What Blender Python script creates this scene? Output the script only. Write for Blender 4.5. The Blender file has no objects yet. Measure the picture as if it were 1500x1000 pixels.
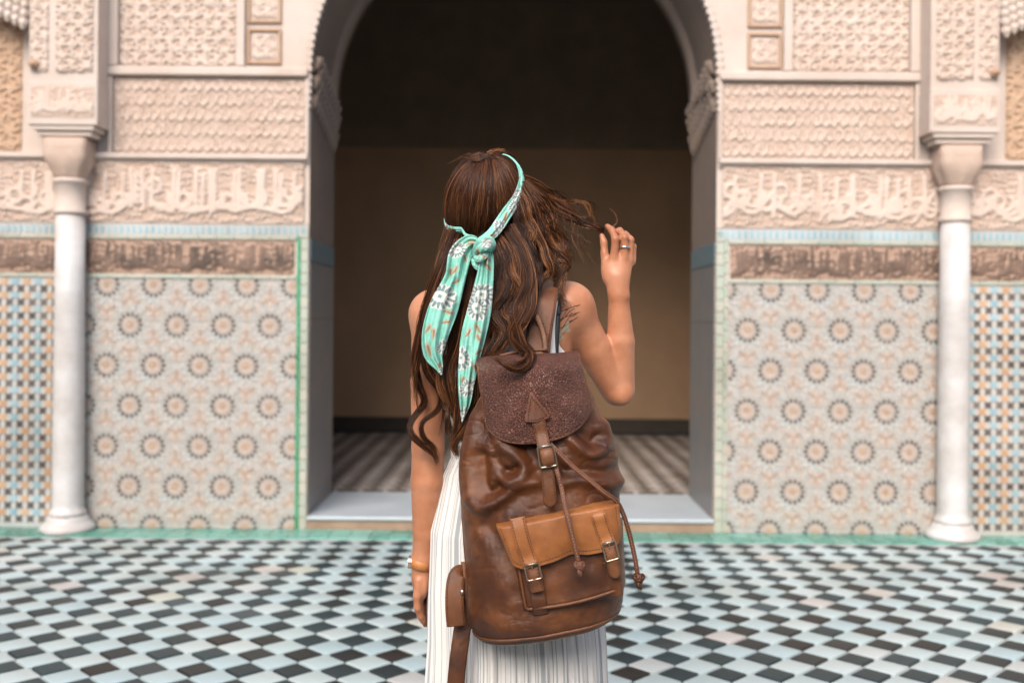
import bpy, bmesh, math, random
import numpy as np
from mathutils import Vector, Matrix
from mathutils.bvhtree import BVHTree
random.seed(7)
rng = np.random.default_rng(7)
S = bpy.context.scene
col = S.collection

# ---------------------------------------------------------------- camera
CAMZ = 1.30
ROLL = math.radians(0.5)
cam_d = bpy.data.cameras.new('camera')
cam = bpy.data.objects.new('camera', cam_d); col.objects.link(cam)
cam_d.sensor_width = 36.0; cam_d.lens = 36.0
cam_d.shift_y = -0.022
cam_d.clip_start = 0.05; cam_d.clip_end = 300
cam_d.dof.use_dof = True; cam_d.dof.focus_distance = 2.17; cam_d.dof.aperture_fstop = 2.6
CR = Matrix.Rotation(math.radians(90), 3, 'X') @ Matrix.Rotation(ROLL, 3, 'Z')
cam.matrix_world = Matrix.Translation((0, 0, CAMZ)) @ CR.to_4x4()
S.camera = cam

# ---------------------------------------------------------------- sky, sun, exposure
SUN_EL, SUN_AZ = math.radians(41), math.radians(195)     # high, behind the camera
w = bpy.data.worlds.new('World'); S.world = w; w.use_nodes = True
nt = w.node_tree; nt.nodes.clear()
sky = nt.nodes.new('ShaderNodeTexSky'); sky.sky_type = 'NISHITA'; sky.sun_disc = False
sky.sun_elevation = SUN_EL; sky.sun_rotation = SUN_AZ; sky.dust_density = 3.0; sky.air_density = 1.0
bg = nt.nodes.new('ShaderNodeBackground'); bg.inputs['Strength'].default_value = 0.10
wo = nt.nodes.new('ShaderNodeOutputWorld')
nt.links.new(sky.outputs[0], bg.inputs[0]); nt.links.new(bg.outputs[0], wo.inputs[0])
sd = bpy.data.lights.new('sun', 'SUN'); sun = bpy.data.objects.new('sun', sd); col.objects.link(sun)
sd.energy = 1.45; sd.angle = math.radians(40); sd.color = (1.0, 0.93, 0.86)
sdir = Vector((math.sin(SUN_AZ)*math.cos(SUN_EL), math.cos(SUN_AZ)*math.cos(SUN_EL), math.sin(SUN_EL)))
sun.rotation_euler = sdir.to_track_quat('Z', 'Y').to_euler(); sun.location = (0, -3, 9)
S.view_settings.view_transform = 'Standard'; S.view_settings.look = 'None'
S.view_settings.exposure = 1.34; S.view_settings.gamma = 1.0; S.view_settings.use_curve_mapping = False
S.render.engine = 'CYCLES'
S.cycles.max_bounces = 8; S.cycles.diffuse_bounces = 5; S.cycles.use_denoising = True

# ---------------------------------------------------------------- helpers
CRn = np.array(CR)
def W(px, py, Y):
    """point at distance Y seen at that pixel of the 1500x1000 photograph"""
    d = CRn @ np.array([(px-750)/1500, -(py-500)/1500-0.022, -1.0])
    return np.array([0, 0, CAMZ]) + d*(Y/d[1])
def PX(P):
    """inverse of W for an (N,3) array"""
    q = (np.asarray(P)-np.array([0, 0, CAMZ])) @ CRn
    x = q[:, 0]/-q[:, 2]; y = q[:, 1]/-q[:, 2]
    return 750+x*1500, 500-(y+0.022)*1500
ORG = {}
def org(p):
    return ORG.get(p.name, np.zeros(3)) if p is not None else np.zeros(3)
def me_from(name, V, F, mats, smooth=False, midx=None, attrs=None):
    me = bpy.data.meshes.new(name)
    V = np.asarray(V, dtype=np.float32)
    if isinstance(F, np.ndarray) and F.ndim == 2:
        n, k = F.shape
        me.vertices.add(len(V)); me.vertices.foreach_set('co', V.ravel())
        me.loops.add(n*k); me.loops.foreach_set('vertex_index', F.astype(np.int32).ravel())
        me.polygons.add(n); me.polygons.foreach_set('loop_start', np.arange(0, n*k, k, dtype=np.int32))
        me.polygons.foreach_set('loop_total', np.full(n, k, dtype=np.int32))
        me.update(calc_edges=True)
    else:
        me.from_pydata([tuple(map(float, v)) for v in V], [], [tuple(map(int, f)) for f in F])
    for m in (mats if isinstance(mats, (list, tuple)) else [mats]): me.materials.append(m)
    if midx is not None: me.polygons.foreach_set('material_index', np.asarray(midx, dtype=np.int32))
    if smooth: me.polygons.foreach_set('use_smooth', np.ones(len(me.polygons), dtype=bool))
    if attrs:
        for an, av in attrs.items():
            if np.ndim(av) == 2:
                a = me.attributes.new(an, 'FLOAT_COLOR', 'POINT')
                if av.shape[1] == 3: av = np.hstack([av, np.ones((len(av), 1))])
                a.data.foreach_set('color', av.astype(np.float32).ravel())
            else:
                a = me.attributes.new(an, 'FLOAT', 'POINT'); a.data.foreach_set('value', np.asarray(av, dtype=np.float32))
    me.validate(); me.update()
    return me
def obj(name, V, F, mats, parent=None, smooth=False, midx=None, attrs=None):
    o3 = org(parent)
    me = me_from(name, np.asarray(V)-o3, F, mats, smooth, midx, attrs)
    o = bpy.data.objects.new(name, me); col.objects.link(o)
    o.parent = parent; ORG[o.name] = o3
    return o
def thing(name, label, cat, loc, group=None):
    o = bpy.data.objects.new(name, None); col.objects.link(o); o.location = loc
    o.empty_display_size = 0.1
    o['label'] = label; o['category'] = cat
    if group: o['group'] = group
    ORG[o.name] = np.array(loc, dtype=float)
    return o
def tag(o, label=None, cat=None, kind=None, group=None):
    if label: o['label'] = label
    if cat: o['category'] = cat
    if kind: o['kind'] = kind
    if group: o['group'] = group
    return o
class MB:
    """collects simple shapes into one mesh"""
    def __init__(s): s.V = []; s.F = []; s.M = []
    def add(s, V, F, m=0):
        b = len(s.V); s.V += [tuple(v) for v in V]
        s.F += [tuple(b+i for i in f) for f in F]; s.M += [m]*len(F)
    def box(s, x0, x1, y0, y1, z0, z1, m=0, bev=0.0):
        if bev <= 0:
            V = [(x, y, z) for z in (z0, z1) for y in (y0, y1) for x in (x0, x1)]
            s.add(V, [(0, 2, 3, 1), (4, 5, 7, 6), (0, 1, 5, 4), (2, 6, 7, 3), (0, 4, 6, 2), (1, 3, 7, 5)], m); return
        b = min(bev, (x1-x0)/3, (y1-y0)/3, (z1-z0)/3)
        bm = bmesh.new(); bmesh.ops.create_cube(bm, size=1)
        for v in bm.verts: v.co = Vector((x0+(v.co.x+.5)*(x1-x0), y0+(v.co.y+.5)*(y1-y0), z0+(v.co.z+.5)*(z1-z0)))
        bmesh.ops.bevel(bm, geom=bm.edges[:], offset=b, segments=2, profile=.5, affect='EDGES')
        bm.verts.index_update()
        s.add([v.co[:] for v in bm.verts], [[v.index for v in f.verts] for f in bm.faces], m); bm.free()
    def tube(s, pts, r, n=8, m=0, caps=True, flat=None):
        V, F = tube(pts, r, n, caps, flat); s.add(V, F, m)
    def lathe(s, prof, cx, cy, n=32, m=0):
        V = []; F = []
        for r, z in prof:
            for k in range(n):
                a = 2*math.pi*k/n; V.append((cx+r*math.cos(a), cy+r*math.sin(a), z))
        for i in range(len(prof)-1):
            for k in range(n):
                F.append((i*n+k, i*n+(k+1) % n, (i+1)*n+(k+1) % n, (i+1)*n+k))
        s.add(V, F, m)
    def build(s, name, mats, parent=None, smooth=False):
        o = obj(name, s.V, s.F, mats, parent, smooth, s.M)
        return o
def spline(pts, n):
    """Catmull-Rom through points of any dimension, n samples"""
    P = np.asarray(pts, dtype=float)
    if len(P) == 2: return P[0]+(P[1]-P[0])*np.linspace(0, 1, n)[:, None]
    seg = np.linalg.norm(np.diff(P[:, :min(3, P.shape[1])], axis=0), axis=1)**.5; t = np.r_[0, np.cumsum(seg)]; t /= t[-1]
    m = np.empty_like(P)
    m[1:-1] = (P[2:]-P[:-2])/(t[2:]-t[:-2])[:, None]
    m[0] = (P[1]-P[0])/(t[1]-t[0]); m[-1] = (P[-1]-P[-2])/(t[-1]-t[-2])
    u = np.linspace(0, 1, n); i = np.clip(np.searchsorted(t, u, side='right')-1, 0, len(P)-2)
    h = (t[i+1]-t[i])[:, None]; s = ((u-t[i])[:, None])/h
    return (2*s**3-3*s**2+1)*P[i]+(s**3-2*s**2+s)*h*m[i]+(-2*s**3+3*s**2)*P[i+1]+(s**3-s**2)*h*m[i+1]
def frames(P):
    T = np.gradient(P, axis=0); T /= np.linalg.norm(T, axis=1)[:, None]+1e-12
    ref = np.array([0, -1.0, 0.13])
    B = np.cross(T, ref); B /= np.linalg.norm(B, axis=1)[:, None]+1e-9
    N = np.cross(B, T)
    return T, N, B
def tube(pts, r, n=8, caps=True, flat=None):
    P = np.asarray(pts, float); R = np.broadcast_to(np.asarray(r, float), (len(P),))
    T, N, B = frames(P)
    a = np.arange(n)*2*math.pi/n
    fl = 1.0 if flat is None else flat
    V = P[:, None]+R[:, None, None]*(np.cos(a)[None, :, None]*B[:, None]+fl*np.sin(a)[None, :, None]*N[:, None])
    V = V.reshape(-1, 3); F = []
    for i in range(len(P)-1):
        for k in range(n):
            F.append((i*n+k, i*n+(k+1) % n, (i+1)*n+(k+1) % n, (i+1)*n+k))
    if caps: F += [tuple(range(n-1, -1, -1)), tuple(range((len(P)-1)*n, len(P)*n))]
    return V, F
def grid_faces(nr, nc, wrap=False):
    i, j = np.meshgrid(np.arange(nr-1), np.arange(nc if wrap else nc-1), indexing='ij')
    j2 = (j+1) % nc
    return np.stack([i*nc+j, i*nc+j2, (i+1)*nc+j2, (i+1)*nc+j], -1).reshape(-1, 4)
def smooth(a, b, x):
    t = np.clip((x-a)/(b-a), 0, 1); return t*t*(3-2*t)
def solid(o, th, off=-1, bevel=0):
    m = o.modifiers.new('thickness', 'SOLIDIFY'); m.thickness = th; m.offset = off
    if bevel:
        b = o.modifiers.new('edge', 'BEVEL'); b.width = bevel; b.segments = 2; b.limit_method = 'ANGLE'
    return o
def vnoise(x, y, seed=0):
    """smooth value noise on numpy arrays"""
    x = np.asarray(x, float); y = np.asarray(y, float)
    xi = np.floor(x).astype(np.int64); yi = np.floor(y).astype(np.int64)
    fx = x-xi; fy = y-yi; fx = fx*fx*(3-2*fx); fy = fy*fy*(3-2*fy)
    def h(a, b):
        n = (a*374761393+b*668265263+seed*974634777) & 0xffffffff
        n = ((n ^ (n >> 13))*1274126177) & 0xffffffff
        return ((n ^ (n >> 16)) & 0xffff)/65535.0
    return (h(xi, yi)*(1-fx)+h(xi+1, yi)*fx)*(1-fy)+(h(xi, yi+1)*(1-fx)+h(xi+1, yi+1)*fx)*fy

# ---------------------------------------------------------------- materials
def mat(name, color=(.5, .5, .5), rough=.7, metal=0.0, spec=.5):
    m = bpy.data.materials.new(name); m.use_nodes = True
    b = m.node_tree.nodes['Principled BSDF']
    b.inputs['Base Color'].default_value = (*color, 1); b.inputs['Roughness'].default_value = rough
    b.inputs['Metallic'].default_value = metal; b.inputs['Specular IOR Level'].default_value = spec
    return m, m.node_tree, b
def N(t, kind, **kw):
    n = t.nodes.new(kind)
    for k, v in kw.items():
        if k in n.inputs.keys() if isinstance(k, str) else False: n.inputs[k].default_value = v
        else: setattr(n, k, v)
    return n
def texco(t, scale=1.0, which='Object'):
    tc = t.nodes.new('ShaderNodeTexCoord'); mp = t.nodes.new('ShaderNodeMapping')
    mp.inputs['Scale'].default_value = (scale,)*3 if not isinstance(scale, tuple) else scale
    t.links.new(tc.outputs[which], mp.inputs[0]); return mp.outputs[0]
def noise(t, vec, scale, detail=5, rough=.6):
    n = t.nodes.new('ShaderNodeTexNoise'); n.inputs['Scale'].default_value = scale
    n.inputs['Detail'].default_value = detail; n.inputs['Roughness'].default_value = rough
    t.links.new(vec, n.inputs['Vector']); return n.outputs['Fac']
def ramp(t, fac, stops):
    r = t.nodes.new('ShaderNodeValToRGB'); e = r.color_ramp.elements
    e[0].position, e[0].color = stops[0][0], (*stops[0][1], 1)
    e[1].position, e[1].color = stops[-1][0], (*stops[-1][1], 1)
    for p, c in stops[1:-1]:
        x = e.new(p); x.color = (*c, 1)
    t.links.new(fac, r.inputs[0]); return r.outputs[0]
def mixc(t, fac, a, b, mode='MIX'):
    n = t.nodes.new('ShaderNodeMix'); n.data_type = 'RGBA'; n.blend_type = mode
    for s, v in ((n.inputs[0], fac), (n.inputs[6], a), (n.inputs[7], b)):
        if isinstance(v, (int, float)): s.default_value = v
        elif isinstance(v, tuple): s.default_value = (*v, 1)
        else: t.links.new(v, s)
    return n.outputs[2]
def bump(t, b, h, strength=.3, dist=.01, prev=None):
    n = t.nodes.new('ShaderNodeBump'); n.inputs['Strength'].default_value = strength; n.inputs['Distance'].default_value = dist
    t.links.new(h, n.inputs['Height'])
    if prev is not None: t.links.new(prev, n.inputs['Normal'])
    t.links.new(n.outputs[0], b.inputs['Normal']); return n.outputs[0]
def rnd(t):
    """a random number per object and per loose piece"""
    g = t.nodes.new('ShaderNodeNewGeometry'); oi = t.nodes.new('ShaderNodeObjectInfo')
    a = t.nodes.new('ShaderNodeMath'); a.operation = 'ADD'; f = t.nodes.new('ShaderNodeMath'); f.operation = 'FRACT'
    t.links.new(g.outputs['Random Per Island'], a.inputs[0]); t.links.new(oi.outputs['Random'], a.inputs[1])
    t.links.new(a.outputs[0], f.inputs[0]); return f.outputs[0]
def mmath(t, op, a, b=None):
    n = t.nodes.new('ShaderNodeMath'); n.operation = op
    for i, v in enumerate((a, b)):
        if v is None: continue
        if isinstance(v, (int, float)): n.inputs[i].default_value = v
        else: t.links.new(v, n.inputs[i])
    return n.outputs[0]
def simple(name, c1, c2, scale=6, rough=.8, bs=.25, bd=.004, bscale=60):
    m, t, b = mat(name, c1, rough); v = texco(t)
    t.links.new(ramp(t, noise(t, v, scale), [(.3, c1), (.7, c2)]), b.inputs['Base Color'])
    bump(t, b, noise(t, v, bscale), bs, bd); return m
def stucco(name, hi, lo, stain):
    m, t, b = mat(name, hi, .9, spec=.2); v = texco(t)
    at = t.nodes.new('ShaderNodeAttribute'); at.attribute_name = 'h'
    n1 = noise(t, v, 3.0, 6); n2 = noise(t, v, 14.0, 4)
    c = mixc(t, mmath(t, 'MULTIPLY', mmath(t, 'SUBTRACT', 1.0, at.outputs['Fac']), .55), hi, lo)  # recess tint by height: paint remnants, plus relief shading put into the colour
    c = mixc(t, mmath(t, 'MULTIPLY', ramp(t, n1, [(.42, (0, 0, 0)), (.68, (1, 1, 1))]), .45), c, stain)
    c = mixc(t, mmath(t, 'MULTIPLY', ramp(t, n2, [(.5, (0, 0, 0)), (.7, (1, 1, 1))]), .35), c, hi)
    t.links.new(c, b.inputs['Base Color']); bump(t, b, noise(t, v, 55, 6), .45, .006); return m
M = {}
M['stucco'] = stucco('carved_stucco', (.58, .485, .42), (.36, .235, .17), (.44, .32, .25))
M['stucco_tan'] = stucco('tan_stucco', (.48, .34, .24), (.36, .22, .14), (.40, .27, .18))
M['stucco_grey'] = stucco('shaded_stucco', (.25, .20, .17), (.17, .13, .105), (.30, .21, .15))  # darker copy of the stucco; the doorway's shade is in its colour
M['plaster'] = stucco('smooth_plaster', (.55, .475, .42), (.54, .46, .41), (.42, .32, .255))
M['marble'] = simple('white_marble', (.60, .60, .60), (.43, .40, .375), 4.5, .4, .3, .005, 14)
M['marble_blue'] = simple('worn_marble', (.47, .52, .55), (.38, .43, .47), 3, .35, .1, .002, 30)
M['step_side'] = simple('step_riser', (.34, .24, .17), (.24, .16, .11), 8, .8)
def tilemat(name, stops, rough=.3, bs=.12):
    m, t, b = mat(name, stops[0][1], rough); v = texco(t)
    c = ramp(t, rnd(t), stops)
    c = mixc(t, mmath(t, 'MULTIPLY', noise(t, v, 25, 5), .35), c, mixc(t, .22, c, (.4, .38, .36)))
    st_ = ramp(t, noise(t, v, 1.6, 5), [(.35, (.74, .70, .66)), (.6, (1, 1, 1))]); c = mixc(t, 1.0, c, st_, 'MULTIPLY')
    t.links.new(c, b.inputs['Base Color'])
    rr = t.nodes.new('ShaderNodeMapRange'); rr.inputs['To Min'].default_value = rough*.7; rr.inputs['To Max'].default_value = rough*1.6
    t.links.new(noise(t, v, 12, 4), rr.inputs['Value']); t.links.new(rr.outputs[0], b.inputs['Roughness'])
    bump(t, b, noise(t, v, 45, 4), bs, .003); return m
M['tile_white'] = tilemat('white_floor_tile', [(0, (.40, .53, .55)), (.35, (.48, .57, .58)), (.6, (.38, .51, .55)), (.85, (.46, .56, .57)), (.96, (.50, .48, .47)), (1, (.48, .52, .46))], .30)
M['tile_black'] = tilemat('black_floor_tile', [(0, (.010, .022, .026)), (.35, (.020, .042, .050)), (.5, (.012, .009, .008)), (.62, (.016, .034, .040)), (.9, (.018, .014, .011)), (1, (.045, .075, .085))], .40)
M['tile_black'].node_tree.nodes['Principled BSDF'].inputs['Specular IOR Level'].default_value = .28
M['grout'] = simple('pale_grout', (.40, .42, .42), (.30, .31, .31), 20, .9)
M['green_tile'] = tilemat('green_glazed_tile', [(0, (.08, .30, .24)), (.4, (.12, .36, .30)), (.7, (.18, .42, .36)), (1, (.06, .24, .19))], .25)
M['green_line'] = tilemat('green_line_tile', [(0, (.04, .26, .13)), (1, (.07, .34, .19))], .3)
M['pale_line'] = tilemat('pale_line_tile', [(0, (.36, .43, .36)), (1, (.46, .45, .38))], .4)
M['z_black'] = tilemat('zellige_black', [(0, (.07, .06, .055)), (1, (.17, .15, .135))], .35)
M['z_orange'] = tilemat('zellige_ochre', [(0, (.50, .29, .15)), (1, (.58, .37, .22))], .35)
M['z_pink'] = tilemat('zellige_cream', [(0, (.54, .42, .35)), (1, (.58, .47, .40))], .4)
M['z_brown'] = tilemat('zellige_brown', [(0, (.42, .29, .22)), (1, (.50, .36, .28))], .4)
M['z_grey'] = tilemat('zellige_grey_green', [(0, (.40, .44, .42)), (.5, (.46, .44, .41)), (1, (.38, .44, .46))], .4)
M['z_white'] = tilemat('zellige_white', [(0, (.48, .45, .42)), (.5, (.50, .49, .47)), (1, (.45, .48, .48))], .4)
M['z_blue'] = tilemat('zellige_blue', [(0, (.22, .40, .48)), (1, (.34, .50, .56))], .35)
def field_mat():
    m, t, b = mat('zellige_field', (.5, .5, .48), .5); v = texco(t)
    vo = t.nodes.new('ShaderNodeTexVoronoi'); vo.inputs['Scale'].default_value = 42; t.links.new(v, vo.inputs['Vector'])
    sx = t.nodes.new('ShaderNodeSeparateColor'); t.links.new(vo.outputs['Color'], sx.inputs[0])
    c = ramp(t, sx.outputs[0], [(0, (.42, .40, .37)), (.3, (.44, .38, .335)), (.5, (.37, .40, .39)), (.75, (.46, .42, .38)), (1, (.38, .40, .42))])
    ve = t.nodes.new('ShaderNodeTexVoronoi'); ve.feature = 'DISTANCE_TO_EDGE'; ve.inputs['Scale'].default_value = 42; t.links.new(v, ve.inputs['Vector'])
    e = ramp(t, ve.outputs[0], [(.02, (0, 0, 0)), (.1, (1, 1, 1))])
    t.links.new(mixc(t, e, (.35, .31, .27), c), b.inputs['Base Color']); bump(t, b, e, .3, .003); return m
M['z_field'] = field_mat()
def glaze():
    m, t, b = mat('carved_glaze_band', (.2, .12, .08), .55); v = texco(t)
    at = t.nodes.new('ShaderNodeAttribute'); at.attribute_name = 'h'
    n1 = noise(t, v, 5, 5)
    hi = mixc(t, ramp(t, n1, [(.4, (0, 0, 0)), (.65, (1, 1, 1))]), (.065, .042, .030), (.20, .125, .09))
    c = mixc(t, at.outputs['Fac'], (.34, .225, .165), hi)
    t.links.new(c, b.inputs['Base Color']); bump(t, b, noise(t, v, 60), .4, .004); return m
M['glaze'] = glaze()
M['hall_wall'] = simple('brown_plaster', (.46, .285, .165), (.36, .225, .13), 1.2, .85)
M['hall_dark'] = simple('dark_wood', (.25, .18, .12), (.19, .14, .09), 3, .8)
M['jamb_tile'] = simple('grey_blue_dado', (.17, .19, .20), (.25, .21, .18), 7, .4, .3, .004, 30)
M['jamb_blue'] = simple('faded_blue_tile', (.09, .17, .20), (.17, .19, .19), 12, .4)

# ================================================================ SETTING
WY = 6.29                      # front of the facade
BY = 7.155                     # back of the doorway
HY = 11.0                      # back wall of the hall
def wx(off, Y=WY): return off/1500*Y
def wz(py, Y=WY): return CAMZ+(467-py)/1500*Y

# ---- courtyard floor: paving of square tiles laid on the diagonal
D = 0.178
ground = MB(); ground.box(-7, 7, -8.2, WY+.3, -.2, -.012)
gr = ground.build('courtyard_floor', M['grout']); gr['kind'] = 'structure'
def tile_mesh(side, th=.012, z0=-.012, bev=.003):
    r = side/math.sqrt(2); q = r-bev*1.4
    V = [(r, 0, z0), (0, r, z0), (-r, 0, z0), (0, -r, z0), (r, 0, z0+th-bev), (0, r, z0+th-bev), (-r, 0, z0+th-bev), (0, -r, z0+th-bev),
         (q, 0, z0+th), (0, q, z0+th), (-q, 0, z0+th), (0, -q, z0+th)]
    F = [(8, 9, 10, 11)]+[(i, (i+1) % 4, 4+(i+1) % 4, 4+i) for i in range(4)]+[(4+i, 4+(i+1) % 4, 8+(i+1) % 4, 8+i) for i in range(4)]
    return V, F
TW, TB = .1215, .104  # black tiles undersized, so pale gaps imitate glare spreading from the white
def tile_spots(x0, x1, y0, y1, ox, oy):
    out = []
    for i in range(int((x0-ox)/D)-1, int((x1-ox)/D)+2):
        for j in range(int((y0-oy)/D)-1, int((y1-oy)/D)+2):
            for c, dx in ((1, 0), (0, .5)):
                x = ox+(i+dx)*D; y = oy+(j+dx)*D
                if x0+.07 < x < x1-.07 and y0+.07 < y < y1-.07: out.append((x, y, c))
    return out
spots = tile_spots(-6.6, 6.6, -7.8, 6.05, .448, 3.783)
vis = []
for x, y, c in spots:
    if y > 2.5:
        px, py = PX([(x, y, 0)])
        if -25 < px[0] < 1525 and py[0] < 1012 and not (640 < px[0] < 880 and py[0] > 790): vis.append((y, x, c))
vis.sort(); near = set((x, y) for y, x, c in vis[:300])
VW, FW = tile_mesh(TW); VB, FB = tile_mesh(TB)
mw = me_from('tile', VW, FW, M['tile_white']); mb_ = me_from('tile', VB, FB, M['tile_black'])
rest = MB()
for x, y, c in spots:
    if (x, y) in near:
        o = bpy.data.objects.new('tile', mb_ if c else mw); col.objects.link(o); o.parent = gr
        o.location = (x, y, random.uniform(-.0012, .0012)); o.rotation_euler = (random.uniform(-.006, .006), random.uniform(-.006, .006), random.uniform(-.012, .012))
    else:
        dz = random.uniform(-.0012, .0012)
        rest.add([(a+x, b+y, z+dz) for a, b, z in (VB if c else VW)], FB if c else FW, c)
tag(rest.build('paving_tiles', [M['tile_white'], M['tile_black']], gr), kind='stuff')
bd = MB()                      # green glazed border tiles along the foot of the facade
k = -6.6
while k < 6.6:
    for j in range(2): bd.box(k+.002, k+.118, 6.055+j*.115, 6.055+j*.115+.112, -.012, .001+random.uniform(-.001, .001), 0)
    k += .12
tag(bd.build('border_tiles', M['green_tile'], gr), kind='stuff')

# ---- the hall behind the doorway
STEP = .08
hf = MB(); hf.box(-4.5, 4.5, BY+.001, HY+.3, -.1, STEP-.012)
hfl = hf.build('hall_floor', M['grout']); hfl['kind'] = 'structure'
r2 = MB()
for x, y, c in tile_spots(-4.3, 4.3, BY+.02, HY-.02, .09, BY+.12):
    r2.add([(a+x, b+y, z+STEP) for a, b, z in (VB if c else VW)], FB if c else FW, c)
M['hall_tile_w'] = tilemat('worn_white_tile', [(0, (.38, .33, .30)), (1, (.46, .42, .39))], .35)
M['hall_tile_b'] = tilemat('worn_brown_tile', [(0, (.07, .05, .04)), (1, (.11, .085, .07))], .35)
tag(r2.build('paving_tiles', [M['hall_tile_w'], M['hall_tile_b']], hfl), kind='stuff')
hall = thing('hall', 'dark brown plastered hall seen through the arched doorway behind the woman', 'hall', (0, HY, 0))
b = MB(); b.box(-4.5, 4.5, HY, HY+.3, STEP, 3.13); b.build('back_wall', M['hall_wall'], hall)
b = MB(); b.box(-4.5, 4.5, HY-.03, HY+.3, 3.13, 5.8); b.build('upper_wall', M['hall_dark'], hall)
b = MB(); b.box(-4.5, 4.5, HY-.035, HY-.001, STEP, STEP+.16, bev=.005); b.build('skirting', simple('skirting_wood', (.045, .032, .022), (.03, .022, .016), 4, .7), hall)
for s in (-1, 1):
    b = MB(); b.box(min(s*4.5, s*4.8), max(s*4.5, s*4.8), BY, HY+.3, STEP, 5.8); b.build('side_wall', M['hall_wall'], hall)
b = MB(); b.box(-4.8, 4.8, BY, HY+.3, 5.8, 6.0)
for i in range(14): b.box(-4.5, 4.5, BY+.2+i*.27, BY+.3+i*.27, 5.68, 5.799)
b.build('ceiling', M['hall_dark'], hall)

# ---- doorway step
st = thing('doorway_step', 'broad pale marble slab with brown riser lying in the arched doorway', 'step', (0, WY, 0))
b = MB(); b.box(-1.249, 1.249, WY-.015, BY+.04, STEP-.022, STEP, bev=.006); b.build('slab', M['marble_blue'], st)
b = MB(); b.box(-1.249, 1.249, WY, BY, -.01, STEP-.0225); b.build('riser', M['step_side'], st)

# ---- facade
fac = thing('facade', 'carved cream stucco facade with round arched doorway above a patterned tile dado', 'building', (0, WY, 0))
RA, ZA = 1.25, 2.80
TOP, HALF = 7.0, 4.8
def arch_pts(R, zc, n=60, z0=0.0):
    a = np.linspace(math.pi, 0, n)
    P = [(-R, z0)]+[(R*math.cos(t), zc+R*math.sin(t)) for t in a]+[(R, z0)]
    return P
def arch_wall(name, y0, y1, m, mi):
    """wall with an arched opening: front, back, reveal and outer faces"""
    A = arch_pts(RA, ZA); n = len(A)
    O = []
    for (x, z) in A:
        if z <= 0.001: O.append((math.copysign(HALF, x), 0.0)); continue
        ang = math.atan2(z-ZA+.0001, x) if z > ZA else None
        if ang is None or z <= ZA+.01: O.append((math.copysign(HALF, x), ZA))
        else:
            dx, dz = math.cos(ang), math.sin(ang)
            t = min(HALF/max(abs(dx), 1e-6), (TOP-ZA)/max(dz, 1e-6)); O.append((dx*t, ZA+dz*t))
    V = []; F = []; Mi = []
    for y in (y0, y1):
        for (x, z) in A: V.append((x, y, z))
        for (x, z) in O: V.append((x, y, z))
    for i in range(n-1):
        F.append((i, i+1, n+i+1, n+i)); Mi.append(0)
        F.append((2*n+i+1, 2*n+i, 3*n+i, 3*n+i+1)); Mi.append(0)
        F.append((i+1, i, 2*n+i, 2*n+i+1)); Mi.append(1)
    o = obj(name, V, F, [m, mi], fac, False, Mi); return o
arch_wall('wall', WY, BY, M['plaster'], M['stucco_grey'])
for s in (-1, 1):              # top corners left out by the fan above
    pass
for s in (-1, 1):
    b = MB(); b.box(min(s*HALF, s*7.0), max(s*HALF, s*7.0), WY, BY, 0, TOP); b.build('outer_wall', M['plaster'], fac)

def height_panel(name, x0, x1, z0, z1, y, depth, fn, m, parent=None, res=.0075, u0=0, facing=-1, edge=.0):
    nx = max(8, int((x1-x0)/res)); nz = max(8, int((z1-z0)/res))
    X, Z = np.meshgrid(np.linspace(x0, x1, nx), np.linspace(z0, z1, nz))
    H = np.clip(fn(X-x0, Z-z0), 0, 1)
    Hm = H.copy(); Hm[0] = Hm[-1] = 0; Hm[:, 0] = Hm[:, -1] = 0
    V = np.stack([X, y-.002-depth*Hm, Z], -1).reshape(-1, 3)
    return obj(name, V, grid_faces(nz, nx)[:, ::1], m, parent or fac, True, attrs={'h': H.ravel()})
def ring_lines(u, wd): return 1-smooth(wd*.6, wd*1.4, np.abs(u))
def pat_interlace(p, seed=1):
    def f(x, z):
        h = np.zeros_like(x)
        for a in (0, 45, 90, 135):
            t = math.radians(a); q = x*math.cos(t)+z*math.sin(t); r_ = -x*math.sin(t)+z*math.cos(t)
            q = q+.10*p*np.sin(r_*2*math.pi/p*1.0)
            h = np.maximum(h, ring_lines((q/p) % 1-.5, .11))
        c = np.cos(2*math.pi*x/p)*np.cos(2*math.pi*z/p)
        h = np.maximum(h, smooth(.72, .9, c)); h = np.maximum(h, smooth(.5, .75, -c)*(.5+.5*np.sin(x*210)*np.sin(z*210)))
        return h*(.75+.5*vnoise(x*14, z*14, seed))
    return f
def pat_rows(p, q, seed=2):
    def f(x, z):
        v = (z/p) % 1; k = np.floor(z/p)
        u = x/q+k*.5
        wave = np.abs(((u) % 1)-.5)*2
        h = ring_lines(v-.12-.45*wave**1.5, .09)+ring_lines(v-.85+.25*np.cos(2*math.pi*u), .06)+smooth(.7, .95, np.cos(4*math.pi*u))*smooth(.05, .3, v)*(1-smooth(.45, .8, v))
        h = h+.4*smooth(.55, .7, vnoise(x*90, z*90, seed))
        return np.clip(h*(.35+1.1*vnoise(x*33, z*30, seed+9)), 0, 1)*(.6+.7*vnoise(x*10, z*14, seed+3))
    return f
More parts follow.
